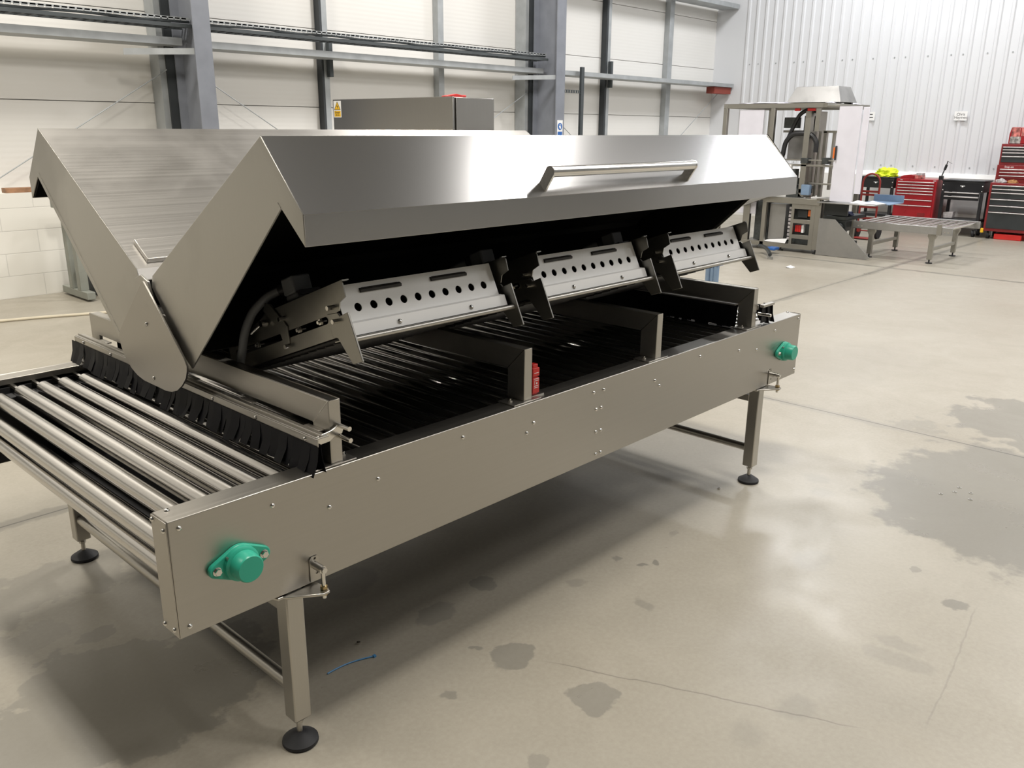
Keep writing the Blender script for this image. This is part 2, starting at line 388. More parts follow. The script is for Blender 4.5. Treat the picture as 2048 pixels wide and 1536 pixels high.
def text(name, body, size, mat, parent, rot, loc, align='CENTER', ext=.0004):
    cu = bpy.data.curves.new(name, 'FONT'); cu.body = body; cu.size = size; cu.align_x = align; cu.align_y = 'CENTER'; cu.extrude = ext
    cu.materials.append(mat)
    tmp = bpy.data.objects.new('tmp', cu); COL.objects.link(tmp)
    me = bpy.data.meshes.new_from_object(tmp.evaluated_get(bpy.context.evaluated_depsgraph_get())); me.name = name
    bpy.data.objects.remove(tmp); bpy.data.curves.remove(cu)
    o = bpy.data.objects.new(name, me); COL.objects.link(o); o.rotation_euler = rot
    if parent: o.parent = parent; o.location = Vector(loc) - ORG[parent.name]
    else: o.location = loc
    return o
ROT_NX = (PI/2, 0, -PI/2)      # reads on a face that looks towards -X
ROT_NY = (PI/2, 0, 0)          # reads on a face that looks towards -Y

# ------------------------------------------------------------------ the building
XR, YL, YB, ZC = 15.10, 7.68, 7.42, 7.2
struct('floor', MB().box(-9, XR+.2, -9, YL+.2, -.1, 0), M['floor'])
struct('ceiling', MB().box(-9, XR+.2, -9, YL+.2, ZC, ZC+.1), M['ceiling'])
struct('wall_back', MB().box(-9.2, -9, -9, YL+.2, 0, ZC), M['far_wall'])
struct('wall_front', MB().box(-9, XR+.2, -9.2, -9, 0, ZC), M['far_wall'])
mb = MB(); zz = [.9, 1.864, 2.775, 3.65, 4.65, 5.65, 6.65, ZC]
for a, b in zip(zz[:-1], zz[1:]): mb.box(-9, XR, YL, YL+.1, a+.004, b-.004)
mb.box(-9, XR, YL+.05, YL+.15, .9, ZC)
struct('wall_left', mb, M['clad'])
mb = MB().box(-9, XR, YB, YL+.02, 0, 1.0)
struct('wall_left_blockwork', mb, M['block'])
# ribbed sheet at the far end
mb = MB(); prof = [(YL, XR)]; y = 7.02
while y > -9:
    prof += [(y, XR), (y-.014, XR-.022), (y-.05, XR-.022), (y-.068, XR)]; y -= .1825
prof += [(-9, XR)]
n = len(prof)
mb.add([(x, y, .90) for y, x in prof] + [(x, y, ZC) for y, x in prof], [(i, i+1, n+i+1, n+i) for i in range(n-1)])
mb.box(XR+.02, XR+.2, -9, YL, .9, ZC)
wr = struct('wall_right', mb, M['sheet'])
mb = MB(); y = 6.9; k = 0
while y > 1.0:
    for z in (1.05, 2.84): mb.cyl((XR, y, z), (XR-.008, y, z), .012, 8)
    y -= .1825*2 if k % 3 else .1825; k += 1
struct('wall_screws', mb, M['galv'], parent=wr)
mb = MB().prism([(XR-.16, 0), (XR+.02, 0), (XR+.02, .95), (XR-.04, .95), (XR-.16, .885)], lambda a, b, t: (a, t, b), -9, YB)
struct('trim_1', mb, M['white'])

def column(name, x0, x1, y0, y1):
    t = .016; mb = MB(); xm = (x0+x1)/2
    mb.box(x0, x1, y0, y0+t, 0, ZC).box(x0, x1, y1-t, y1, 0, ZC).box(xm-.006, xm+.006, y0+t, y1-t, 0, ZC)
    return struct(name, mb, M['column'])
c1 = column('steel_column', 3.775, 3.965, 6.95, YB-.002)
c2 = column('steel_column', 9.437, 9.636, 6.95, YB-.002)
def post(x0, x1, y0, y1, open_left, mat):
    t = .008; mb = MB()
    mb.box(x0, x1, y0, y0+t, 1.0, ZC).box(x0, x1, y1-t, y1, 1.0, ZC)
    mb.box(x1-t, x1, y0+t, y1-t, 1.0, ZC) if open_left else mb.box(x0, x0+t, y0+t, y1-t, 1.0, ZC)
    return struct('wall_post', mb, mat)
M['shade_paint'] = paint('channel_shade_paint', (.035, .04, .044), .55, 0, .15)  # shade of the open channels and column gaps, as a flat colour
def shade_painted_post(x0, x1):
    # shade inside the open channel painted dark, beside its galvanised front lip
    o = struct('wall_post', MB().box(x0, x1-.075, 7.57, 7.675, 1.0, ZC), M['shade_paint'])
    struct('post_lip', MB().box(x1-.075, x1, 7.568, 7.675, 1.0, ZC), M['galv'], parent=o)
shade_painted_post(5.73, 5.836); shade_painted_post(11.43, 11.55)
post(7.655, 7.755, 7.57, 7.675, False, M['galv']); post(13.29, 13.43, 7.57, 7.675, False, M['galv'])
for xa in (3.69, 9.375):
    struct('wall_post', MB().box(xa-.065, xa, 7.46, 7.67, 1.0, ZC), M['galv']); struct('wall_post', MB().box(xa, xa+.14, 7.43, 7.67, 1.0, ZC), M['shade_paint'])  # the dark box paints in the shadow gap between post and column
for a, b, z0, z1 in ((-9, 3.77, 2.425, 2.498), (3.97, 9.43, 2.418, 2.488), (9.64, XR-.02, 2.425, 2.49), (9.64, XR-.02, 3.85, 3.93)):
    t = .006; mb = MB().box(a, b, 7.2, 7.2+t, z0, z1).box(a, b, 7.2+t, 7.56, z0, z0+t).box(a, b, 7.2+t, 7.56, z1-t, z1)
    struct('wall_rail_beam', mb, M['galv'])
struct('trim_2', MB().box(14.45, 15.06, 7.24, 7.42, 2.30, 2.42), paint('primer_red', (.25, .05, .035), .7))
# fly braces from the rail to the column flanges
for xc, xl in ((3.775, 3.15), (9.437, 8.75)):
    a, b = Vector((xl, 7.2, 2.33)), Vector((xc+.02, 6.97, 2.36)); d = (b-a).normalized(); s = Vector((0, 0, 1))
    nrm = d.cross(s).normalized()*.004; mb = MB()
    vs = [a-nrm-s*.03, b-nrm-s*.03, b-nrm+s*.03, a-nrm+s*.03, a+nrm-s*.03, b+nrm-s*.03, b+nrm+s*.03, a+nrm+s*.03]
    mb.add(vs, [(0,1,2,3),(7,6,5,4),(0,4,5,1),(1,5,6,2),(2,6,7,3),(3,7,4,0)])
    struct('column_brace', mb, M['galv'])
for a, b in (((3.70, 7.44, 2.2), (1.75, 7.44, 1.03)), ((3.98, 7.44, 2.2), (5.9, 7.44, 1.03)), ((9.33, 7.44, 2.15), (7.2, 7.44, 1.03)), ((9.65, 7.44, 2.0), (11.2, 7.44, 1.03)), ((14.9, 7.44, 2.3), (12.9, 7.44, 1.03))):
    struct('bracing_rod', MB().cyl(a, b, .006, 8), M['galv'])
# cable tray in two runs
for a, b, lab in ((-2.5, 3.85, 'dark perforated cable tray on the wall, run to the left of the first steel column'), (3.90, 9.42, 'dark perforated cable tray on the wall, run between the two steel columns')):
    t = thing('cable_tray', ((a+b)/2, 7.2, 2.6), lab, 'cable tray', 'cable tray runs')
    mb = MB(); mb.box(a, b, 7.10, 7.112, 2.59, 2.625).box(a, b, 7.33, 7.342, 2.59, 2.625); x = a+.05
    while x < b-.03: mb.box(x, x+.03, 7.112, 7.33, 2.592, 2.60); x += .10
    obj('tray', mb, M['galv_dark'], t)
    mb = MB(); x = a
    while x < b-.06: mb.box(x, x+.05, 7.14, 7.15, 2.66, 2.685); x += .068
    mb.box(a, b, 7.14, 7.152, 2.672, 2.69); obj('perforated_rail', mb, M['galv'], t)
    for k, (y, z, r) in enumerate(((7.13, 2.612, .014), (7.17, 2.615, .017), (7.22, 2.613, .014), (7.16, 2.648, .013), (7.27, 2.615, .018))):
        n = 40; pts = [(a+(b-a)*i/n, y+.006*math.sin(i*1.3+k*2), z+.005*math.sin(i*.9+k)) for i in range(n+1)]
        obj('cable', MB().tube(pts, r, 6), M['galv_dark' if k % 2 else 'black'], t)
# slotted channel with perforated bracket beyond the second column
t = thing('slotted_channel', (10.25, 7.1, 1.2), 'tall dark slotted channel upright on the wall right of the second steel column', 'channel')
obj('upright', MB().box(10.24, 10.31, 7.12, 7.16, 1.0, 2.55), M['galv_dark'], t)
mb = MB().box(9.70, 10.24, 7.13, 7.14, 2.16, 2.165).box(9.70, 10.24, 7.13, 7.14, 2.20, 2.205)
for k in range(9): mb.box(9.71+k*.06, 9.74+k*.06, 7.13, 7.14, 2.165, 2.20)
obj('bracket', mb, M['galv_dark'], t)
for x, z0, z1, lab in ((5.80, 2.22, 2.62, 'short dark rail cleat on the wall post left of the control cabinet'), (11.5, 2.3, 2.72, 'short dark rail cleat on the far wall post beyond the second column')):
    solo('rail_cleat', MB().box(x, x+.05, 7.50, 7.565, z0, z1), M['galv_dark'], lab, 'cleat')
# safety sign on the second column
t = thing('safety_sign', (9.53, 6.945, 1.55), 'small white sign with a blue round symbol on the second steel column', 'sign')
obj('board', MB().box(9.475, 9.60, 6.945, 6.949, 1.50, 1.75), M['paper'], t)
obj('symbol', MB().cyl((9.537, 6.945, 1.66), (9.537, 6.943, 1.66), .052, 24), M['blue'], t)
mb = MB().cyl((9.537, 6.943, 1.685), (9.537, 6.9415, 1.685), .010, 10).box(9.526, 9.548, 6.9415, 6.943, 1.63, 1.672).box(9.515, 9.526, 6.9415, 6.943, 1.645, 1.668).box(9.55, 9.556, 6.9415, 6.943, 1.62, 1.66)
obj('pictogram', mb, M['paper'], t)
obj('caption_bar', MB().box(9.485, 9.59, 6.943, 6.945, 1.52, 1.585), M['blue'], t)

# ------------------------------------------------------------------ the heat tunnel
L, WY, ZT, ZB = 3.164, 1.562, .783, .483
HT = thing('heat_tunnel', (1.58, .79, 0), 'large stainless steel roller conveyor heat tunnel with two raised hood lids', 'machine')
def cpanel(name, y0, sgn):
    """C-section side panel: outer web at y0, flanges inward"""
    t = .004; mb = MB()
    ya, yb = sorted((y0, y0+sgn*t)); mb.box(0, L, ya, yb, ZB, ZT)
    yc, yd = sorted((y0+sgn*t, y0+sgn*.077)); mb.box(0, L, yc, yd, ZT-t, ZT).box(0, L, yc, yd, ZB, ZB+t)
    ye, yf = sorted((y0+sgn*.073, y0+sgn*.077)); mb.box(0, L, ye, yf, ZT-.022, ZT-t)
    return obj(name, mb, M['panel'], HT, .0035)
sp1 = cpanel('side_panel', 0, 1); sp2 = cpanel('side_panel', WY, -1)
for x0 in (-.003, L):
    for (ya, yb), par in (((0.002, .077), sp1), ((WY-.077, WY-.002), sp2)):
        obj('end_cap', MB().box(x0, x0+.003, ya, yb, ZB+.003, ZT-.002), M['panel'], par, .001)
def domed(p, d, r=.0068, h=.005):
    return MB().lathe(p, [(r, 0), (r*.9, h*.5), (r*.55, h*.9), (0.0, h)], d, 10)
SCR = [(.026,.760),(.025,.507),(.264,.737),(.428,.678),(.590,.708),(1.229,.710),(1.196,.683),(1.545,.743),(1.602,.742),(1.562,.677),(1.591,.678),(1.565,.591),(1.594,.591),(1.569,.505),(1.597,.505),(1.926,.707),(1.960,.680),(2.575,.706),(2.739,.680),(2.904,.741),(3.143,.761),(3.149,.507),(2.250,.742),(.911,.744)]
for x, z in SCR: obj('screw', domed((x, 0, z), (0, -1, 0)), M['bright'], sp1)
for y, z in ((.069,.770),(.016,.758),(.069,.497),(.02,.501)): obj('screw', domed((-.003, y, z), (-1, 0, 0)), M['bright'], sp1)
for x, y in ((.029, .062), (3.147, .062)): obj('screw', domed((x, y, ZT), (0, 0, 1)), M['bright'], sp1)

# rollers: travelling strand on top and around both ends
R0, PITCH, RR, ZRC = .072, .07, .024, .754
def roller_mesh(x, z):
    mb = MB(); mb.cyl((x, .045, z), (x, 1.385, z), RR, 24)
    mb.cyl((x, .02, z), (x, .045, z), .010, 8); mb.cyl((x, 1.385, z), (x, 1.40, z), .018, 16).cyl((x, 1.40, z), (x, 1.52, z), .010, 8); return mb
r0 = obj('roller', roller_mesh(R0, ZRC), M['roller'], HT)
def roller_at(x, z):
    c = r0.copy(); COL.objects.link(c); c.parent = HT; c.location = (x-R0, 0, z-ZRC); ORG[c.name] = ORG[r0.name]
nroll = int((L-.14-R0)/PITCH)
for k in range(1, nroll+1): roller_at(R0+k*PITCH, ZRC)
RS, XS = .100, .126; ZS = ZRC-RS
for k in range(0, 6):                       # round the infeed end
    a = (XS-R0+k*PITCH)/RS; x, z = XS-RS*math.sin(a), ZS+RS*math.cos(a)
    if k == 0: r0.location = (x-R0, 0, z-ZRC)
    else: roller_at(x, z)
xl = R0+nroll*PITCH
for k in range(1, 5):                       # round the far end
    a = (k*PITCH-(L-XS-xl))/RS; roller_at(L-XS+RS*math.sin(a), ZS+RS*math.cos(a))
mb = MB().box(.03, L-.03, WY-.088, WY-.078, ZB+.01, ZT-.03).box(.03, L-.03, WY-.16, WY-.10, ZRC-.05, ZRC-.018)
obj('chain_track', mb, M['rubber'], HT)
mb = MB().box(.03, L-.03, .085, .10, ZB+.01, ZRC-.05).box(.14, L-.14, .1, WY-.09, ZB+.01, ZB+.014)
obj('belly_pan', mb, M['rubber'], HT)

# flange bearings
def bearing(x):
    fl = []
    for i in range(40):
        a = 2*PI*i/40; fl.append((.046*math.cos(a), .046*math.sin(a)))
    # two-bolt flange outline: hull of centre disc and two small lugs
    def hull(pts):
        pts = sorted(set(pts)); out = []
        for seq in (pts, pts[::-1]):
            h = []
            for p in seq:
                while len(h) > 1 and (h[-1][0]-h[-2][0])*(p[1]-h[-2][1])-(h[-1][1]-h[-2][1])*(p[0]-h[-2][0]) <= 0: h.pop()
                h.append(p)
            out += h[:-1]
        return out
    poly = hull(fl + circ(-.062, 0, .019, 16) + circ(.062, 0, .019, 16))
    b = obj('flange_bearing', MB().prism([(x+a, .627+c) for a, c in poly], XZ, -.001, -.014), M['green'], HT, .003)
    obj('bearing_cap', MB().lathe((x, -.012, .627), [(.045, 0), (.044, .012), (.040, .015), (.037, .016), (.035, .046), (.032, .050), (0, .050)], (0, -1, 0), 32), M['green'], b)
    for s in (-.062, .062):
        obj('bolt', MB().cyl((x+s, -.014, .627), (x+s, -.016, .627), .011, 16).cyl((x+s, -.016, .627), (x+s, -.024, .627), .0085, 6), M['bright'], b)
    obj('grease_nipple', MB().cyl((x-.035, -.014, .652), (x-.035, -.024, .652), .004, 8), M['leg'], b)
bearing(.160); bearing(3.004)

# legs, feet, braces, levelling brackets
for lx in (.307, 2.832):
    for ly, sg in ((.027, 1), (WY-.027, -1)):
        lg = obj('leg', MB().box(lx-.026, lx+.026, ly-.026, ly+.026, .085, ZB-.002), M['leg'], HT, .004)
        obj('stud', MB().cyl((lx, ly, .03), (lx, ly, .087), .008, 10).cyl((lx, ly, .066), (lx, ly, .074), .013, 6), M['leg'], lg)
        obj('foot_pad', MB().lathe((lx, ly, 0), [(0, .0), (.047, .0), (.050, .004), (.049, .012), (.034, .022), (.016, .034), (.0, .036)], (0, 0, 1), 28), M['rubber'], lg)
    obj('cross_brace', MB().cyl((lx, .05, .172), (lx, WY-.05, .172), .019, 18), M['leg'], HT)
    obj('cross_brace', MB().box(lx-.015, lx+.015, .05, WY-.05, .405, .435), M['leg'], HT, .003)
    br = obj('levelling_bracket', MB().prism([(lx-.05, -.002), (lx+.03, -.002), (lx+.05, .02), (lx-.06, .02)], XY, ZB-.010, ZB-.003)
             .prism([(lx-.055, .03), (lx-.03, -.012), (lx+.045, -.064), (lx+.066, -.062), (lx+.074, -.04), (lx+.06, .03)], XY, ZB-.010, ZB-.003), M['leg'], HT, .0015)
    bx = lx+.060
    obj('pin', MB().cyl((bx, .002, .536), (bx, -.046, .536), .0105, 16).cyl((bx, -.046, .536), (bx, -.054, .536), .008, 12), M['bright'], br)
    obj('slot_plate', MB().plate([(bx-.012, .487), (bx+.016, .487), (bx+.016, .552), (bx+.012, .558), (bx-.006, .558), (bx-.012, .552)], [circ(bx+.009, .510, .005, 10), circ(bx+.004, .552, .004, 8)], XZ, -.0015, -.0035), M['leg'], br)
    obj('eye_bolt', MB().cyl((bx, -.045, .536), (bx, -.045, .455), .0055, 10), M['bright'], br)
    obj('nut', MB().cyl((bx, -.045, .465), (bx, -.045, .4725), .010, 6).cyl((bx, -.045, .481), (bx, -.045, .490), .010, 6), M['brass'], br)

# portal guards across the bed
GX = [.453, 1.199, 1.947, 2.702]; GY0, GY1, GZ0, GZ1 = .0167, 1.545, .887, .960
def guard(gx, bolts=True):
    t = .003
    poly = [(GY0, ZT+.004), (GY0+.073, ZT+.004), (GY0+.073, GZ0), (GY1-.073, GZ0), (GY1-.073, ZT+.004), (GY1, ZT+.004), (GY1, GZ1), (GY0, GZ1)]
    mb = MB().prism(poly, YZ, gx, gx+t)
    mb.box(gx+t, gx+.037, GY0, GY0+t, ZT+.004, GZ1).box(gx+t, gx+.037, GY1-t, GY1, ZT+.004, GZ1).box(gx+t, gx+.037, GY0+t, GY1-t, GZ1-t, GZ1)
    g = obj('portal_guard', mb, M['guard'], HT, .0012)
    for ya, yb in ((.008, .082), (GY1-.066, GY1+.008)):
        obj('foot_plate', MB().box(gx-.055, gx+.075, ya, yb, ZT, ZT+.004), M['guard'], g, .001)
        for xb in (gx-.035, gx+.058):
            obj('bolt', MB().cyl((xb, (ya+yb)/2, ZT+.004), (xb, (ya+yb)/2, ZT+.010), .008, 6).cyl((xb, (ya+yb)/2, ZT+.01), (xb, (ya+yb)/2, ZT+.016), .004, 8), M['bright'], g)
    obj('weld_seam', MB().prism([(GY0, GZ1-.001), (GY0+.072, GZ0-.0005), (GY0+.074, GZ0+.001), (GY0+.002, GZ1)], YZ, gx-.0008, gx), M['bright'], g)
    return g
guards = [guard(g) for g in GX]

def curtain(x, y0, y1, zt, zb, n, lean, rnd, seed, flare=0.0):
    """row of overlapping black fringe fingers"""
    rg = random.Random(seed); mb = MB()
    for k in range(n):
        ya = y0+(y1-y0)*k/n; yb = y0+(y1-y0)*(k+1)/n+.010
        fl = 0
        tt = (k+.5)/n
        if flare: fl = flare*(math.exp(-tt*n/4) + math.exp(-(1-tt)*n/4))
        dx = lean*(.6+.8*rg.random()); sk = rnd*(rg.random()-.5)*2; zz = zb + (rg.random()-.3)*.012
        p = []
        for q in (0, .5, 1.0):
            xx = x + dx*q*q; z = zt+(zz-zt)*q; wv = (yb-ya)*.08*q
            p.append(((xx, ya+sk*q+wv, z), (xx+.004*math.sin(k*2.1)*q, yb+sk*q-wv, z)))
        vs = [c for pr in p for c in pr]
        vs2 = [(a+.0012, b, c) for a, b, c in vs]
        mb.add(vs+vs2, [(0,1,3,2),(2,3,5,4),(6,8,9,7),(8,10,11,9),(0,2,8,6),(2,4,10,8),(1,7,9,3),(3,9,11,5),(4,5,11,10)])
    return mb
# infeed brush holder in front of the first guard
mb = MB().box(.400, .404, -.005, GY1+.03, .853, .875).box(.404, .437, -.003, GY1+.03, .873, .877).box(.414, .418, -.003, GY1+.03, .877, .883)
for k in range(5):
    ya = .0+k*(GY1-.02)/4.6; mb.box(.437, GX[0], ya+.04, ya+.11, .874, .878)
bh = obj('brush_holder', mb, M['guard'], HT, .001)
for k in range(7): obj('screw', domed((.400, .05+k*.24, .864), (-1, 0, 0)), M['bright'], bh)
obj('brush_curtain', curtain(.398, -.012, GY1+.045, .856, .775, 46, -.022, .016, 3), M['brush'], bh)
obj('brush_curtain', curtain(.412, .0, GY1+.03, .858, .778, 46, .012, .01, 4), M['brush'], bh)
mb = MB().prism([(.404, .853), (.404, .878), (.448, .884), (.470, .893), (.492, .886), (.484, .868), (.462, .866), (.446, .856)], XZ, .004, .010)
obj('clamp_plate', mb, M['bright'], bh, .002)
for x, z in ((.476, .893), (.478, .861)):
    obj('clamp_pin', MB().cyl((x, .02, z), (x, -.040, z), .0065, 12), M['bright'], bh)
# outfeed brush behind the last guard
mb = MB().box(2.755, 2.86, -.008, .012, .872, .884).box(2.742, 2.746, .012, GY1, .862, .884)
bo = obj('brush_holder', mb, M['guard'], HT, .002)
obj('clamp_pin', MB().cyl((2.745, .012, .845), (2.745, -.05, .845), .007, 12), M['bright'], bo)
obj('brush_curtain', curtain(2.80, -.004, .05, .876, .79, 3, .03, .01, 9), M['brush'], bo)
obj('brush_curtain', curtain(2.845, -.006, .03, .876, .785, 2, .03, .01, 10), M['brush'], bo)
mb = MB().box(2.762, 2.85, .002, .006, .80, .873); obj('brush_flap', mb, M['brush'], bo)
obj('brush_curtain', curtain(2.698, .088, GY1-.08, .880, .772, 60, -.006, .004, 11), M['brush'], bo)
obj('angle_strip', MB().box(2.672, 2.70, .09, GY1-.08, .880, .884), M['guard'], bo)

# red coded safety switch by the second guard
sw = obj('safety_switch', MB().box(1.262, 1.296, .036, .066, .792, .846).box(1.262, 1.296, .036, .066, .850, .880).box(1.266, 1.292, .040, .062, .784, .892), M['red'], HT, .003)
mb = MB()
for z in (.862, .842, .836, .818, .812): mb.box(1.268, 1.290, .0350, .0357, z, z+.0018)
mb.box(1.270, 1.2715, .035, .0357, .822, .833).cyl((1.281, .0357, .8275), (1.281, .035, .8275), .0035, 10)
obj('print', mb, M['paper'], sw)
obj('mounting_foot', MB().box(1.245, 1.312, .03, .08, ZT, ZT+.006), M['guard'], sw)

# ---- hood lids
X0, X1 = .359, 2.825
P1, P2, P3 = (.086, 1.612), (-.070, 1.443), (-.071, 1.370)
NOT, TIPB, TIP, HB, HA = (.018, 1.451), (.550, .960), (.584, .979), (.758, 1.172), (.746, 1.206)
def lid(mirror):
    fy = (lambda y: 1.596-y) if mirror else (lambda y: y); dz = .009 if mirror else 0
    F = lambda a, b, t: (t, fy(a), b+dz)
    th = -.004
    mb = MB()
    for q in ((HA, P1), (P1, P2), (P2, P3)):
        (a0, b0), (a1, b1) = q
        d = Vector((a1-a0, b1-b0)).normalized(); nn = Vector((d.y, -d.x))
        if (Vector((.25, 1.3))-Vector(q[0])).dot(nn) < 0: nn = -nn
        nn *= .004
        mb.prism([q[0], q[1], (a1+nn.x, b1+nn.y), (a0+nn.x, b0+nn.y)], F, X0, X1)
    mb.prism([HA, HB, (HB[0]-.003, HB[1]-.003), (HA[0]-.006, HA[1]-.001)], F, X0, X1)
    name = 'hood_lid'
    o = obj(name, mb, M['lid_smudge'] if mirror else M['lid'], HT, .0035)
    epoly = [P1, P2, P3, NOT, (.427, 1.072), TIPB, TIP, HB, HA]
    for xa, xb in ((X0-.001, X0+.003), (X1-.003, X1+.001)):
        e = obj('end_plate', MB().prism(epoly, F, xa, xb), M['endplate'], o, .001)
        d = Vector((TIPB[0]-NOT[0], TIPB[1]-NOT[1])).normalized(); nn = Vector((-d.y, d.x))*-.018
        inner = [NOT, TIPB, (TIPB[0]+nn.x*-1, TIPB[1]+nn.y*-1), (NOT[0]-nn.x, NOT[1]-nn.y)]
        obj('edge_fold', MB().prism(inner, F, xa-.0012 if xa < 1 else xb, xa if xa < 1 else xb+.0012), M['endplate'], o)
    # black inner lining: inset shell open towards the bed
    ins = [(-.064, 1.372), (-.062, 1.436), (.086, 1.600), (.738, 1.198), (.745, 1.172), (.583, .992)]
    mb = MB()
    for i in range(len(ins)-1):
        (a0, b0), (a1, b1) = ins[i], ins[i+1]
        d = Vector((a1-a0, b1-b0)).normalized(); nn = Vector((d.y, -d.x))*.003
        if (Vector((.25, 1.25))-Vector(ins[i])).dot(nn) < 0: nn = -nn
        mb.prism([ins[i], ins[i+1], (a1+nn.x, b1+nn.y), (a0+nn.x, b0+nn.y)], F, X0+.006, X1-.006)
    cp = [(-.062, 1.374), (-.060, 1.434), (.086, 1.596), (.736, 1.196), (.742, 1.172), (.58, .992), (.55, .972), (.03, 1.455)]
    mb.prism(cp, F, X0+.004, X0+.007); mb.prism(cp, F, X1-.007, X1-.004)
    obj('lining', mb, M['liner'], o)
    if mirror:
        # long cover strip near the hinge on the lid's face
        d = Vector((HA[0]-P1[0], HA[1]-P1[1])).normalized(); nv = Vector((-d.y, d.x))
        if nv.y < 0: nv = -nv
        a = Vector(HA) - d*.022; b = Vector(HA) - d*.122
        mb = MB().prism([tuple(a), tuple(b), tuple(b+nv*.016), tuple(a+nv*.016)], F, X0+.042, X1-.04)
        obj('cover_strip', mb, M['lid_smudge'], o, .002)
    return o
lidR = lid(False); lidL = lid(True)
# pull handle on the near lid
nf = Vector((0, -.169, .156)).normalized(); sl = Vector((0, -.156, -.169)).normalized()
bc = Vector((0, .086, 1.612)) + sl*.196
h0 = bc + nf*.052 + sl*-.012
mb = MB().cyl((1.205, h0.y, h0.z), (1.975, h0.y, h0.z), .0165, 20)
hd = obj('handle', mb, M['bright'], lidR)
for xa in (1.200, 1.972):
    mb = MB()
    f2 = lambda a, b, t: tuple(Vector((t, 0, 0)) + Vector((0, bc.y, bc.z)) + sl*a + nf*b)
    poly = [(-.016, 0), (.018, 0), (.004, .056)] + [(-.012+.0175*math.cos(a), .052+.0175*math.sin(a)) for a in [i*PI/8 for i in range(0, 9)]]
    mb.prism(poly, f2, xa-.004, xa+.004)
    obj('handle_bracket', mb, M['bright'], lidR, .001)
obj('light_block_skirt', MB().box(.52, L-.5, WY-.075, WY-.070, ZT, 1.0), M['liner'], lidL)  # added panel, keeps light from the left out of the tunnel
# hinge beam and pivot covers
obj('hinge_beam', MB().box(X0+.02, X1-.02, .690, .906, .960, 1.085), M['guard'], HT, .003)
obj('hinge_bracket', MB().prism([(.70, .962), (.88, .962), (.90, 1.0), (.84, 1.19), (.80, 1.205), (.755, 1.19), (.70, 1.04)], YZ, X0-.014, X0-.006), M['endplate'], HT, .002)
drop = [(.775, 1.190), (.768, 1.186), (.556, .990), (.545, .972), (.548, .955)]
cx, cz = .775, .985
drop += [(.560, .932), (.588, .904), (.622, .882), (.660, .869), (.700, .864), (.850, .866), (.895, .874), (.935, .890), (.970, .916), (.992, .948), (1.000, .975), (.998, .992), (.982, 1.010), (.785, 1.186)]
for xa in (X0-.020, X1+.014):
    pc = obj('pivot_cover', MB().prism(drop, YZ, xa, xa+.006), M['panel'], HT, .001)
    for y, z in ((.780, 1.058), (.774, .889)):
        d = -1 if xa < 1 else 1
        obj('screw', domed((xa if d < 0 else xa+.006, y, z), (d, 0, 0), .007), M['bright'], pc)

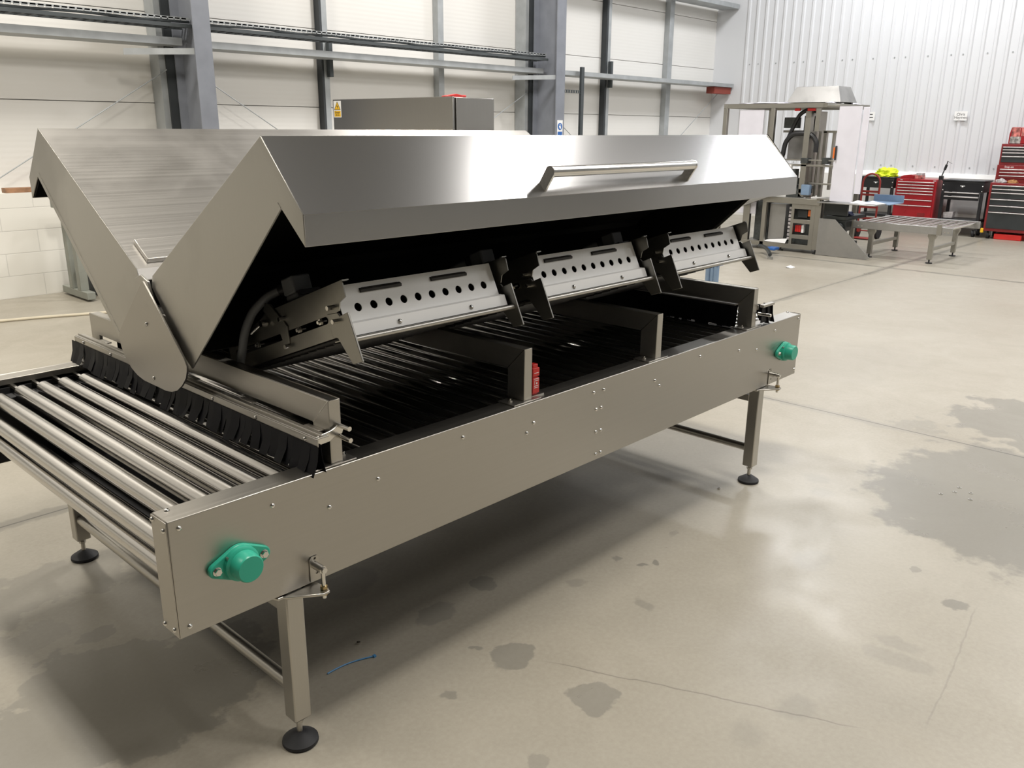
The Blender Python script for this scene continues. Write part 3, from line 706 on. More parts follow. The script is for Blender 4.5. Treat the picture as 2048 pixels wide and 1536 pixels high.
# ---- heater cassettes hung inside the near lid
CO = Vector((0, .073, 1.105)); CU = Vector((0, -.938, .347)); CN = Vector((0, .347, .938))
CF = lambda u, n, t: tuple(Vector((t, 0, 0)) + CO + CU*u + CN*n)
def cassette():
    xa, xb = .535, 1.140
    body = [(-.60, 0), (0, 0), (.0, .058), (.034, .064), (.046, .084), (.077, .092), (.079, .128), (.072, .136), (-.295, .135), (-.60, .075)]
    mb = MB()
    slot = caps(-.55, -.035, .052, .010)
    for x in (xa, xb-.003): mb.plate(body, [slot], CF, x, x+.003)
    mb.prism([(.072, .133), (.082, .133), (.082, .136), (.072, .136)], CF, xa, xa+.02).prism([(.072, .133), (.082, .133), (.082, .136), (.072, .136)], CF, xb-.02, xb)
    mb.prism([(-.60, .072), (-.295, .128), (-.02, .128), (-.02, .125), (-.295, .124), (-.60, .069)], CF, xa+.003, xb-.003)
    mb.prism([(-.60, 0), (-.597, 0), (-.597, .07), (-.60, .07)], CF, xa+.003, xb-.003)
    c = obj('heater_cassette', mb, M['cassette'], HT)
    for x in (xa-.004, xb-.003):
        obj('end_bracket', MB().prism([(-.018, .066), (.030, .060), (.036, .050), (.074, .053), (.078, -.005), (.084, -.080), (.040, -.080), (.004, -.004), (-.018, .004)], CF, x, x+.006), M['cassette'], c, .0012)
    obj('side_bracket', MB().prism([(-.31, .16), (-.285, .15), (-.225, .075), (-.235, .03), (-.245, .015), (-.262, .02), (-.275, .08), (-.33, .14)], CF, xa-.005, xa), M['cassette'], c, .001)
    # perforated front
    px0, px1 = xa+.010, xb-.022
    tilt = lambda a, b, t: CF(.030 - (b-.035)*.10 + t, b, a)
    holes = [circ(xa+.065+k*.0520, .066, .0118, 18) for k in range(10)]
    lou = [caps(xa+.095, xa+.215, .111, .006), caps(xa+.345, xa+.465, .111, .006)]
    fp = obj('front_panel', MB().plate([(px0, .030), (px1, .030), (px1, .130), (px0, .130)], holes + lou, tilt, 0, .0025)
             .prism([(.0325, .030), (.050, .024), (.052, -.008), (.049, -.008), (.047, .022), (.030, .028)], CF, px0, px1+.006), M['dull_alu'], c)
    mb = MB()
    for (a0, a1) in ((xa+.085, xa+.225), (xa+.335, xa+.475)):
        mb.prism([(.020, .103), (.030, .103), (.032, .110), (.022, .118)], CF, a0, a1)
    obj('louvre', mb, M['heater'], c)
    for x in (xa+.17, xa+.44): obj('screw', domed(CF(.0515, .006, x), tuple(CU), .0075, .006), M['bright'], c)
    obj('bottom_rail', MB().cyl(CF(.062, -.018, xa), CF(.062, -.018, xb), .0075, 12).prism([(-.02, -.012), (.058, -.014), (.058, -.011), (-.02, -.009)], CF, xa, xb), M['guard'], c)
    mb = MB().prism([(-.59, -.010), (.02, -.010), (.02, -.004), (-.59, -.004)], CF, xa+.004, xb-.004)
    for k in range(14): mb.cyl(CF(-.57+k*.044, -.014, xa+.01), CF(-.57+k*.044, -.014, xb-.01), .003, 6)
    obj('heater_grille', mb, M['heater'], c)
    for u in (-.50, -.40, -.16, -.05): obj('stud', MB().cyl(CF(u, .052, xa-.018), CF(u, .052, xa+.01), .005, 8).cyl(CF(u, .052, xa-.012), CF(u, .052, xa-.005), .0085, 6), M['bright'], c)
    for u, n in ((.012, .078), (.02, .040), (-.235, .098), (-.24, .02)): obj('stud', MB().cyl(CF(u, n, xa-.02), CF(u, n, xa), .0065, 8), M['bright'], c)
    obj('clamp_lever', MB().cyl(CF(-.33, .105, xa-.004), CF(-.33, .105, xa-.024), .010, 10).cyl(CF(-.33, .105, xa-.018), CF(-.40, .088, xa-.02), .0045, 8), M['bright'], c)
    # power connector with conduit
    k = MB(); cxm = xa+.065
    pb = lambda u0, u1, n0, n1, x0, x1, mbx: mbx.prism([(u0, n0), (u1, n0), (u1, n1), (u0, n1)], CF, x0, x1)
    pb(-.25, -.19, .145, .160, cxm-.035, cxm+.035, k); pb(-.255, -.195, .160, .210, cxm-.036, cxm+.026, k)
    cn = obj('power_connector', k, M['grey_plastic'], c, .005)
    k = MB(); pb(-.20, -.175, .150, .164, cxm-.03, cxm+.035, k); k.cyl(CF(-.255, .187, cxm-.01), CF(-.285, .187, cxm-.02), .020, 16)
    obj('connector_latch', k, M['black'], c)
    pts = [CF(-.285, .187, cxm-.02), CF(-.33, .18, cxm-.045), CF(-.38, .15, cxm-.075), CF(-.42, .10, cxm-.095), CF(-.46, .04, cxm-.10), CF(-.50, .0, cxm-.10)]
    sm = []
    P = [Vector(p) for p in pts]
    for i in range(len(P)-1):
        for q in range(5): sm.append(P[i].lerp(P[i+1], q/5))
    for _ in range(3): sm = [sm[0]] + [(sm[i-1]+sm[i]*2+sm[i+1])/4 for i in range(1, len(sm)-1)] + [sm[-1]]
    obj('conduit', MB().tube(sm, .013, 12), M['grey_plastic'], c)
    obj('terminal_cover', MB().prism([(-.47, .06), (-.34, .09), (-.34, .155), (-.47, .11)], CF, xa+.03, xa+.032), M['pale_sheet'], c)
    return c
c0 = cassette()
for k in (1, 2): dup_part(c0, (.745*k, 0, 0), HT)
for k in range(3):
    c = dup_part(c0, (-.745*k, 0, 0), HT); c.rotation_euler = (0, 0, PI)     # the set in the other lid

# ------------------------------------------------------------------ control cabinet behind the tunnel
t = thing('control_cabinet', (5.2, 5.2, 0), 'tall stainless steel electrical cabinet standing behind the heat tunnel', 'cabinet')
CX, CY, CZ = 4.83, 4.25, 1.902
obj('body', MB().box(CX+.03, CX+.56, CY+.02, CY+1.84, .1, CZ), M['cabinet'], t, .004)
obj('door', MB().box(CX, CX+.022, CY, CY+1.86, .12, CZ+.004), M['cabinet'], t, .004)
obj('side_panel', MB().box(CX+.045, CX+.535, CY, CY+.018, .12, CZ-.004), M['cabinet'], t, .003)
obj('plinth', MB().box(CX+.04, CX+.54, CY+.04, CY+1.82, 0, .1), M['black'], t)
wl = obj('warning_label', MB().box(CX-.0015, CX, CY+1.715, CY+1.845, CZ-.175, CZ-.010), M['paper'], t)
mb = MB(); ym = CY+1.78
mb.prism([(ym-.052, CZ-.098), (ym+.052, CZ-.098), (ym, CZ-.018)], lambda a, b, q: (q, a, b), CX-.0022, CX-.0015).box(CX-.0022, CX-.0015, ym-.055, ym+.055, CZ-.168, CZ-.110)
obj('warning_print', mb, M['yellow'], wl)
mb = MB()
for a, b in (((ym-.052, CZ-.098), (ym+.052, CZ-.098)), ((ym+.052, CZ-.098), (ym, CZ-.018)), ((ym, CZ-.018), (ym-.052, CZ-.098))):
    mb.cyl((CX-.0024, a[0], a[1]), (CX-.0024, b[0], b[1]), .0022, 6)
mb.prism([(ym+.004, CZ-.045), (ym+.012, CZ-.068), (ym+.002, CZ-.068), (ym-.004, CZ-.09), (ym-.010, CZ-.062), (ym, CZ-.062)], lambda a, b, q: (q, a, b), CX-.003, CX-.0022)
obj('warning_symbol', mb, M['ink'], wl)
text('warning_text', 'Danger', .030, M['ink'], wl, ROT_NX, (CX-.0026, ym, CZ-.125)); text('warning_text', '400 volts', .018, M['ink'], wl, ROT_NX, (CX-.0026, ym, CZ-.152))
t2 = thing('cordless_tool', (CX+.2, CY+.4, CZ+.004), 'flat red tool lying on top of the control cabinet', 'tool')
obj('tool_body', MB().prism([(CX+.08, CZ+.005), (CX+.30, CZ+.005), (CX+.30, CZ+.026), (CX+.22, CZ+.036), (CX+.08, CZ+.014)], XZ, CY+.18, CY+.24), M['red'], t2, .004)
obj('tool_tip', MB().cyl((CX+.30, CY+.21, CZ+.017), (CX+.36, CY+.21, CZ+.017), .012, 12), M['red'], t2)

# ------------------------------------------------------------------ left background
M['trestle'] = paint('trestle_grey_paint', (.27, .28, .245), .55, 0, .12)
t = thing('steel_trestle', (2.9, 7.05, 0), 'grey steel box-section trestle standing against the white block wall', 'trestle')
for x in (2.36, 3.75):
    obj('foot_beam', MB().box(x-.04, x+.04, 6.72, 7.34, .02, .09), M['trestle'], t, .004)
    for y in (7.10, 6.90): obj('upright', MB().box(x-.04, x+.04, y-.04, y+.04, .09, .88), M['trestle'], t, .004)
obj('top_beam', MB().box(2.22, 4.0, 6.97, 7.05, .88, .95), M['trestle'], t, .004)
obj('lower_rail', MB().box(2.40, 3.71, 6.96, 7.04, .22, .31), M['trestle'], t, .004)
obj('prop', MB().prism([(2.62, .09), (2.78, .09), (2.62, .45)], XZ, 7.2, 7.24), M['galv_dark'], t)
obj('foot_block', MB().box(2.52, 2.58, 6.75, 7.3, .0, .2), M['galv_dark'], t)
pts = [(-1.5, 7.0, .012), (0, 6.75, .012), (1.44, 6.35, .012), (1.73, 6.27, .012), (2.05, 6.14, .012), (2.6, 5.95, .012), (3.4, 5.8, .012)]
P = [Vector(p) for p in pts]; sm = []
for i in range(len(P)-1):
    for q in range(8): sm.append(P[i].lerp(P[i+1], q/8))
for _ in range(8): sm = [sm[0]] + [(sm[i-1]+sm[i]*2+sm[i+1])/4 for i in range(1, len(sm)-1)] + [sm[-1]]
solo('hose', MB().tube(sm, .013, 8), M['hose'], 'thin cream hose lying along the floor before the block wall', 'hose')
solo('timber_offcut', MB().box(1.98, 2.75, 7.46, 7.58, 1.0, 1.045), M['wood'], 'brown timber offcut lying on top of the white block wall', 'timber', bevel=.003)

# ------------------------------------------------------------------ floor litter
pts = [(.533+.157*q, .224-.031*q + .012*math.sin(q*PI), .003) for q in [i/12 for i in range(13)]]
t = thing('cable_tie', (.61, .21, 0), 'blue cable tie dropped on the floor near the front leg', 'cable tie')
obj('strap', MB().tube(pts, .0026, 6), M['tie'], t)
obj('buckle', MB().box(.686, .696, .187, .197, .0, .007), M['tie'], t, .001)
def hexnut(x, y, lab):
    solo('hex_nut', MB().plate([( x+.007*math.cos(i*PI/3), y+.007*math.sin(i*PI/3)) for i in range(6)], [circ(x, y, .0035, 8)], XY, 0, .007), M['bright'], lab, 'nut')
hexnut(.699, .287, 'shiny hex nut on the floor in the shade near the blue cable tie')
hexnut(2.65, .08, 'shiny hex nut on the floor near the far leg of the heat tunnel')
rg = random.Random(4)
for x, y in ((3.40, -.74), (3.44, -.80), (3.36, -.82), (3.33, -.70), (3.47, -.74)):
    o = solo('washer', MB().plate(circ(x, y, .010, 14), [circ(x, y, .005, 10)], XY, 0, .002), M['leg'], 'small steel washer lying in the dark patch on the floor at right', 'washer', 'washers on the dark floor patch')
mb = MB().add([(9.22, 2.90, .002), (9.32, 2.89, .004), (9.33, 2.96, .02), (9.28, 2.99, .004), (9.21, 2.96, .012)], [(0, 1, 2, 3, 4)]); mb.add([(a, b, c-.001) for a, b, c in mb.v[:5]], [(4, 3, 2, 1, 0)])
solo('paper_scrap', mb, M['paper'], 'crumpled white scrap on the floor beyond the heat tunnel', 'paper')

# blue capped tubes seen through the gap beyond the last guard
t = thing('tube_bundle', (6.74, 2.53, 0), 'bundle of blue-grey upright tubes with a blue cap seen through the tunnel gap', 'tube bundle')
for k, (dx, dy) in enumerate(((0, -.045), (0.01, .0), (0, .045), (.05, -.02), (.05, .03))):
    obj('tube', MB().cyl((6.5+dx, 2.42+dy, 0), (6.5+dx, 2.42+dy, .385), .024, 16), M['bluegrey'], t)
obj('cap', MB().box(6.47, 6.58, 2.35, 2.49, .385, .400), M['blue'], t, .004)

def cloth(c, sx, sy, sz, seed, sub=3, amp=.35):
    bm = bmesh.new(); bmesh.ops.create_icosphere(bm, subdivisions=sub, radius=1)
    mb = MB(); 
    for v in bm.verts:
        k = 1+amp*noise.noise(v.co*2.3+Vector((seed, seed*.7, 0))) + amp*.5*noise.noise(v.co*5+Vector((seed, 0, 3)))
        p = v.co*k; z = max(p.z, -.35)
        mb.v.append((c[0]+p.x*sx, c[1]+p.y*sy, c[2]+(z+.35)*sz))
    bm.verts.index_update()
    mb.f = [tuple(v.index for v in f.verts) for f in bm.faces]; mb.sm = [True]*len(mb.f); bm.free(); return mb
# ------------------------------------------------------------------ packing machine in the background
PX, PY0, PF, PY1, PZ = 10.60, 2.72, 3.27, 4.79, 1.98
PM = thing('packing_machine', (11.1, 3.8, 0), 'tall open-framed stainless packing machine with white film-covered doors', 'machine')
def bar(mb, x0, x1, y0, y1, z0, z1): return mb.box(x0, x1, y0, y1, z0, z1)
for (x, y) in ((PX, PY1-.06), (PX, 4.0), (PX+1.36, PY1-.06), (PX+1.36, PF), (PX+1.36, 4.0)):
    obj('post', MB().box(x, x+.06, y, y+.06, .06 if y > 3.0 else .85, PZ-.06), M['frame_steel'], PM, .003)
obj('post', MB().box(PX, PX+.06, 3.20, 3.28, .06, .75), M['frame_steel'], PM, .003)
obj('post', MB().box(PX+.01, PX+.05, 3.36, 3.42, 1.62, PZ-.06), M['frame_steel'], PM, .003)
obj('top_frame', MB().box(PX, PX+.06, PF, PY1, PZ-.06, PZ).box(PX+1.36, PX+1.42, PF, PY1, PZ-.06, PZ).box(PX, PX+1.42, PY1-.06, PY1, PZ-.06, PZ).box(PX, PX+1.42, PF, PF+.06, PZ-.06, PZ).box(PX+.05, PX+1.38, PF+.05, 4.7, PZ-.02, PZ-.005), M['frame_steel'], PM, .003)
for fx, fy, rx, ry in ((.2, 4.25, .15, .36), (.3, 3.36, .08, .06), (1.15, 3.42, .1, .1)): obj('film_wrap', cloth((PX+fx, fy, PZ-.008), rx, ry, .022, 21+fx, 3, .5), M['white_film'], PM)
obj('door', MB().box(PX+.02, PX+.035, 4.17, 4.54, .48, PZ-.08), M['white_film'], PM, .003)
obj('door', MB().box(PX-.03, PX-.012, 2.795, 3.09, .73, PZ-.05), M['white_film'], PM, .003)
obj('door', MB().box(PX-.008, PX+.010, 2.705, 2.785, .84, PZ-.06), M['white_film'], PM, .003)
obj('hinge_arm', MB().box(PX-.03, PX+.5, 3.09, 3.27, PZ-.05, PZ-.03).box(PX-.03, PX+.3, 3.09, 3.27, .74, .755), M['frame_steel'], PM, .002)
obj('door_latch', MB().box(PX-.06, PX-.03, 3.075, 3.10, 1.28, 1.42), M['orange'], PM, .004)
obj('door_latch', MB().box(PX-.065, PX-.03, 3.06, 3.075, 1.26, 1.44), M['black'], PM, .004)
# energy chains
def chain(pts, r=.032):
    P = [Vector(p) for p in pts]; sm = []
    for i in range(len(P)-1):
        for q in range(6): sm.append(P[i].lerp(P[i+1], q/6))
    for _ in range(5): sm = [sm[0]] + [(sm[i-1]+sm[i]*2+sm[i+1])/4 for i in range(1, len(sm)-1)] + [sm[-1]]
    return MB().tube(sm, r, 8)
obj('energy_chain', chain([(PX+.2, 3.93, 1.15), (PX+.2, 3.92, 1.40), (PX+.2, 3.83, 1.62), (PX+.2, 3.74, 1.84), (PX+.2, 3.62, 1.905), (PX+.2, 3.50, 1.89), (PX+.2, 3.44, 1.80)], .028), M['black'], PM)
obj('energy_chain', chain([(PX+.15, 3.90, 1.30), (PX+.15, 3.88, 1.48), (PX+.15, 3.78, 1.585), (PX+.15, 3.62, 1.595), (PX+.15, 3.50, 1.57), (PX+.15, 3.43, 1.48), (PX+.15, 3.43, 1.32)], .034), M['black'], PM)
obj('indicator', MB().box(PX+.03, PX+.06, 3.66, 3.73, 1.88, 1.915).box(PX+.03, PX+.06, 3.44, 3.55, 1.88, 1.915), M['red'], PM)
# inner mechanics
mb = MB()
for y in (3.60, 3.48): mb.cyl((PX+.35, y, .75), (PX+.35, y, 1.62), .018, 10)
mb.box(PX+.30, PX+.40, 3.10, 3.42, 1.60, 1.63).box(PX+.3, PX+.36, 3.14, 3.18, .75, 1.62).box(PX+.3, PX+.36, 3.26, 3.285, .85, 1.60).box(PX+.3, PX+.36, 3.37, 3.41, .75, 1.62)
obj('guide_rods', mb, M['frame_steel'], PM)
mb = MB().box(PX+.1, PX+.2, 3.14, 4.0, 1.16, 1.185).box(PX+.1, PX+.18, 3.12, 3.95, 1.235, 1.25).box(PX+.2, PX+.26, 3.12, 3.95, .92, .94).box(PX+.1, PX+.6, 3.52, 3.60, .75, 1.88).box(PX+.3, PX+.4, 3.70, 4.0, 1.60, 1.63)
obj('carriage_rail', mb, M['frame_steel'], PM, .002)
for bb in ((PX+.08, PX+.2, 3.50, 3.60, 1.20, 1.27), (PX+.08, PX+.2, 3.22, 3.30, 1.20, 1.28), (PX+.08, PX+.2, 3.66, 3.72, 1.0, 1.12), (PX+.1, PX+.2, 3.62, 3.67, .92, 1.0), (PX+.2, PX+.3, 3.75, 3.95, 1.66, 1.80), (PX+.2, PX+.3, 3.52, 3.66, 1.62, 1.82), (PX+.08, PX+.2, 3.43, 3.48, .86, .90), (PX+.1, PX+.25, 3.46, 3.60, .80, .86)):
    obj('actuator', MB().box(*bb), M['inside_dark'], PM, .004)
obj('vacuum_head', MB().box(PX+.06, PX+.12, 3.72, 3.77, 1.05, 1.18).cyl((PX+.09, 3.70, 1.02), (PX+.09, 3.70, .90), .03, 12), M['white'], PM, .004)
obj('clear_panel', MB().box(PX+.45, PX+.455, 3.62, 3.98, 1.22, 1.60), M['pale_sheet'], PM)
obj('glue_tank', MB().box(PX+.05, PX+.12, 3.42, 3.54, .78, .92), M['bluegrey'], PM, .006)
obj('magazine', MB().prism([(3.52, .74), (3.78, .74), (3.74, .92), (3.66, .90), (3.58, .80)], lambda a, b, q: (q, a, b), PX+.1, PX+.5), M['inside_dark'], PM, .01)
obj('side_arm', MB().prism([(3.78, .80), (4.34, .58), (4.36, .66), (3.80, .90)], lambda a, b, q: (q, a, b), PX-.10, PX-.02), M['pale_sheet'], PM, .003)
obj('beam', MB().box(PX-.02, PX+.10, 3.22, 4.05, .66, .74), M['frame_steel'], PM, .003)
# lower electrical cabinet with bays
mb = MB().box(PX+.5, PX+.52, 3.28, 4.35, .10, .66).box(PX, PX+.5, 3.28, 4.35, .05, .11).box(PX, PX+.03, 3.58, 3.62, .11, .66).box(PX, PX+.03, 3.28, 3.34, .11, .66).box(PX, PX+.03, 3.34, 3.58, .40, .455).box(PX, PX+.03, 3.34, 3.58, .595, .66).box(PX, PX+.03, 3.34, 3.58, .19, .245).box(PX, PX+.06, 4.25, 4.35, .11, .66)
obj('lower_cabinet', mb, M['frame_steel'], PM, .002)
obj('bay_back', MB().box(PX+.10, PX+.11, 3.34, 3.58, .11, .62).box(PX+.28, PX+.3, 3.62, 4.25, .11, .66), M['inside_dark'], PM)
obj('drive_unit', MB().box(PX+.05, PX+.12, 3.35, 3.40, .50, .585), M['orange'], PM, .003)
obj('controller', MB().box(PX+.06, PX+.12, 3.41, 3.55, .475, .58), M['drawer_grey'], PM, .004)
mb = MB()
for k in range(3): mb.box(PX+.05, PX+.10, 3.485+k*.028, 3.51+k*.028, .28, .37)
obj('breaker', mb, M['red'], PM, .002)
obj('contactor', MB().box(PX+.05, PX+.10, 3.44, 3.475, .27, .38), M['paper'], PM, .003)
mb = MB().box(PX+.08, PX+.2, 3.74, 3.98, .14, .64)
obj('enclosure', mb, M['pale_sheet'], PM, .004)
mb = MB()
for k in range(9): mb.box(PX+.06, PX+.10, 3.63, 3.68, .16+k*.052, .195+k*.052)
obj('terminal_strip', mb, M['rag'], PM)
obj('cable_duct', MB().box(PX+.08, PX+.12, 3.99, 4.20, .12, .66), M['inside_dark'], PM)
for y in (3.24, 4.30, 3.75):
    obj('foot', MB().cyl((PX+.05, y, 0), (PX+.05, y, .015), .04, 14).cyl((PX+.05, y, .015), (PX+.05, y, .06), .012, 8), M['black'], PM)
# outfeed guard, belt and drive
obj('outfeed_guard', MB().prism([(3.205, .005), (2.52, .005), (2.47, .03), (2.985, .495), (3.205, .495)], lambda a, b, q: (q, a, b), PX-.02, PX-.01), M['pale_sheet'], PM, .001)
obj('outfeed_panel', MB().box(PX+.05, PX+.09, 2.86, 3.18, .54, .70), M['drawer_grey'], PM, .003)
obj('outfeed_belt', MB().box(PX+.05, PX+.7, 2.87, 3.18, .48, .53), M['inside_dark'], PM, .006)
obj('gear_motor', MB().box(PX+.05, PX+.25, 2.86, 3.02, .34, .48).cyl((PX+.05, 2.93, .40), (PX, 2.93, .40), .05, 16), M['drawer_grey'], PM, .01)
obj('outfeed_frame', MB().box(PX+.1, PX+.16, 2.88, 2.94, .0, .48).box(PX+.1, PX+.16, 3.1, 3.15, .0, .48).box(PX+.05, PX+.5, 2.86, 3.2, .12, .18), M['inside_dark'], PM)
obj('tray', MB().box(PX-.15, PX+.25, 2.44, 3.20, .705, .72), M['pale_sheet'], PM, .004)
obj('shelf', MB().box(PX+.25, PX+.75, 2.40, 2.80, .70, .712).box(PX+.75, PX+.76, 2.40, 2.80, .70, .80), M['bluegrey'], PM, .002)
# things lying on and beside it
t = thing('fan_hood', (11.3, 3.66, PZ), 'sloped sheet steel hood box on the roof of the packing machine', 'hood')
HX = PX+.42
obj('hood_shell', MB().add([(HX, 4.05, PZ+.02), (HX, 3.28, PZ+.02), (HX+.55, 3.28, PZ+.02), (HX+.55, 4.05, PZ+.02), (HX+.10, 3.97, PZ+.23), (HX+.10, 3.37, PZ+.23), (HX+.50, 3.37, PZ+.23), (HX+.50, 3.97, PZ+.23)], [(3,2,1,0),(4,5,6,7),(0,1,5,4),(1,2,6,5),(2,3,7,6),(3,0,4,7)]), M['pale_sheet'], t, .003)
obj('foot_block', MB().box(HX+.02, HX+.08, 3.30, 3.40, PZ, PZ+.02), M['black'], t); obj('foot_block', MB().box(HX+.40, HX+.46, 3.30, 3.40, PZ, PZ+.02), M['black'], t)
for k, (y0, y1, x0) in enumerate(((2.62, 2.80, PX-.05), (2.45, 2.60, PX-.06))):
    z = .72+.004*k
    mb = MB().add([(x0, y0, z), (x0+.22, y0-.03, z+.002), (x0+.20, y1-.02, z+.03), (x0-.02, y1, z+.004)], [(0,1,2,3)]); mb.add([(a, b, c-.002) for a, b, c in mb.v[:4]], [(3,2,1,0)])
    solo('paper_sheet', mb, M['paper'], ['white paper lying by the tall white door on the machine tray', 'white paper hanging over the right end of the machine tray'][k], 'paper', 'papers on the machine tray')
solo('work_jacket', cloth((PX+.25, 3.0, .535), .16, .13, .04, 3), M['navy'], 'dark navy jacket dropped on the outfeed end of the packing machine', 'jacket')
mb = MB().add([(PX+.02, 4.0, .115), (PX-.02, 3.66, .115), (PX+.0, 3.64, .18), (PX+.1, 4.0, .13)], [(0,1,2,3)]); mb.add([(a+.003, b, c) for a, b, c in mb.v[:4]], [(3,2,1,0)])
solo('paper_sheet', mb, M['paper'], 'white sheet lying in the bottom of the open machine cabinet', 'paper')
# low stand foot beside the machine
t = thing('base_foot', (10.0, 3.5, 0), 'dark curved stand foot on the floor at the packing machine corner', 'stand foot')
obj('arm', chain([(10.2, 3.85, .10), (10.05, 3.68, .11), (9.85, 3.52, .08), (9.75, 3.45, .05)], .025), M['drawer_grey'], t)
obj('pad', MB().cyl((9.74, 3.44, 0), (9.74, 3.44, .03), .035, 14), M['pale_sheet'], t)
obj('blue_rag', MB().box(10.2, 10.35, 3.62, 3.75, .05, .09), M['blue'], t, .01)

# ------------------------------------------------------------------ gravity roller table
t = thing('roller_table', (11.4, 2.2, 0), 'low stainless roller table on four legs before the tool chests', 'roller table')
TX0, TX1, TY0, TY1, TZ = 10.80, 11.98, 1.58, 2.83, .475
for x in (TX0, TX1-.04): obj('side_rail', MB().box(x, x+.04, TY0, TY1, TZ-.095, TZ), M['pale_sheet'], t, .003)
obj('end_rail', MB().box(TX0+.04, TX1-.04, TY1-.03, TY1, TZ-.09, TZ-.02), M['pale_sheet'], t)
for k in range(11):
    y = TY0+.06+k*(TY1-TY0-.12)/10
    obj('roller', MB().cyl((TX0+.04, y, TZ-.022), (TX1-.04, y, TZ-.022), .021, 12), M['roller'], t)
for x, s in ((TX0+.10, -1), (TX1-.14, 1)):
    for y in (1.83, 2.60):
        lg = obj('leg', MB().box(x-.028, x+.028, y-.028, y+.028, .05, .34).prism([(y-.028, .30), (y+.028, .30), (y+.05, .345), (y+.05, .385), (y-.05, .385), (y-.05, .345)], lambda a, b, q: (q, a, b), x-.03, x+.03), M['frame_steel'], t, .003)
        obj('foot', MB().cyl((x, y, 0), (x, y, .012), .042, 14).cyl((x, y, .012), (x, y, .05), .01, 8), M['black'], lg)
for y in (1.83, 2.60): obj('cross_bar', MB().box(TX0+.12, TX1-.16, y-.02, y+.02, .16, .20), M['frame_steel'], t, .002)
obj('stop_plate', MB().box(TX0-.008, TX0-.001, 1.70, 1.76, TZ-.10, TZ+.035), M['frame_steel'], t)
for y in (1.62, 1.66, 2.70, 2.75): obj('bolt', MB().cyl((TX0, y, TZ-.06), (TX0-.008, y, TZ-.06), .007, 8), M['bright'], t)

# ------------------------------------------------------------------ tool chests along the far wall
TXF = 14.35      # front faces
def drawers(t, y0, y1, zs, mat, hmat=None, x=TXF):
    """zs: list of (z0,z1): each drawer is a part with its trim handle"""
    for z0, z1 in zs:
        d = obj('drawer', MB().box(x-.012, x+.004, y0, y1, z0+.003, z1-.003), mat, t, .002)
        obj('drawer_handle', MB().box(x-.026, x-.012, y0+.006, y1-.006, z1-.019, z1-.006), hmat or M['handle_alu'], d, .002)
def casters(t, y0, y1, x0, x1, z):
    for x in (x0+.07, x1-.07):
        for y in (y0+.07, y1-.07):
            c = obj('caster', MB().cyl((x, y-.018, .055), (x, y+.018, .055), .055, 16), M['rubber'], t)
            obj('caster_fork', MB().box(x-.02, x+.02, y-.026, y-.02, .05, z).box(x-.02, x+.02, y+.02, y+.026, .05, z), M['galv'], c)
t = thing('roll_cabinet', (14.6, 3.25, 0), 'bright red seven-drawer roll cabinet between the two black tool trolleys', 'tool chest')
y0, y1 = 2.945, 3.59
obj('body', MB().box(TXF, TXF+.46, y0, y1, .13, .872), M['chest_red'], t, .006)
zs = []; z = .835
for h in (.048, .048, .048, .048, .098, .092): zs.append((z-h, z)); z -= h
drawers(t, y0+.03, y1-.03, zs + [(.17, z)], M['chest_red'])
text('lettering', 'ProtoStar', .045, M['yellow'], t, ROT_NX, (TXF-.0135, 3.17, .235)); 
for ya, yb in ((3.49, 3.53), (2.96, 3.005)): obj('badge', MB().box(TXF-.002, TXF, ya, yb, .845, .858), M['rag'], t, .001)
obj('sticker', MB().box(TXF-.0135, TXF-.012, 3.06, 3.18, .26, .33), M['chest_red2'], t)
casters(t, y0, y1, TXF, TXF+.46, .13)
t = thing('tool_case', (14.55, 3.42, .872), 'red hinged case lying closed on the bright red roll cabinet', 'case')
obj('case_body', MB().prism([(3.57, .874), (3.34, .874), (3.34, .925), (3.40, .935), (3.52, .92), (3.57, .90)], lambda a, b, q: (q, a, b), TXF+.10, TXF+.34), M['chest_red'], t, .006)
t = thing('carton', (14.5, 3.24, .872), 'small grey and red carton on the bright red roll cabinet', 'carton')
obj('box', MB().box(TXF+.06, TXF+.22, 3.21, 3.325, .874, .93), M['photo'], t, .003); obj('lid', MB().box(TXF+.07, TXF+.21, 3.215, 3.31, .93, .965), M['rag'], t, .003)
t = thing('lamp_arm', (14.5, 2.93, .87), 'black jointed magnetic arm standing up between red cabinet and black trolley', 'magnetic arm')
obj('base', MB().box(TXF+.08, TXF+.15, 2.895, 2.955, .873, .935), M['black'], t, .006)
obj('lower_rod', MB().cyl((TXF+.11, 2.92, .93), (TXF+.11, 2.885, 1.06), .010, 8), M['galv_dark'], t)
obj('joint', MB().cyl((TXF+.11, 2.89, 1.03), (TXF+.11, 2.87, 1.11), .020, 10), M['black'], t)
obj('upper_rod', MB().cyl((TXF+.11, 2.872, 1.10), (TXF+.11, 2.86, 1.17), .008, 8), M['black'], t)
obj('pointer', MB().cyl((TXF+.11, 2.86, 1.165), (TXF+.11, 2.79, 1.13), .003, 6), M['galv_dark'], t)
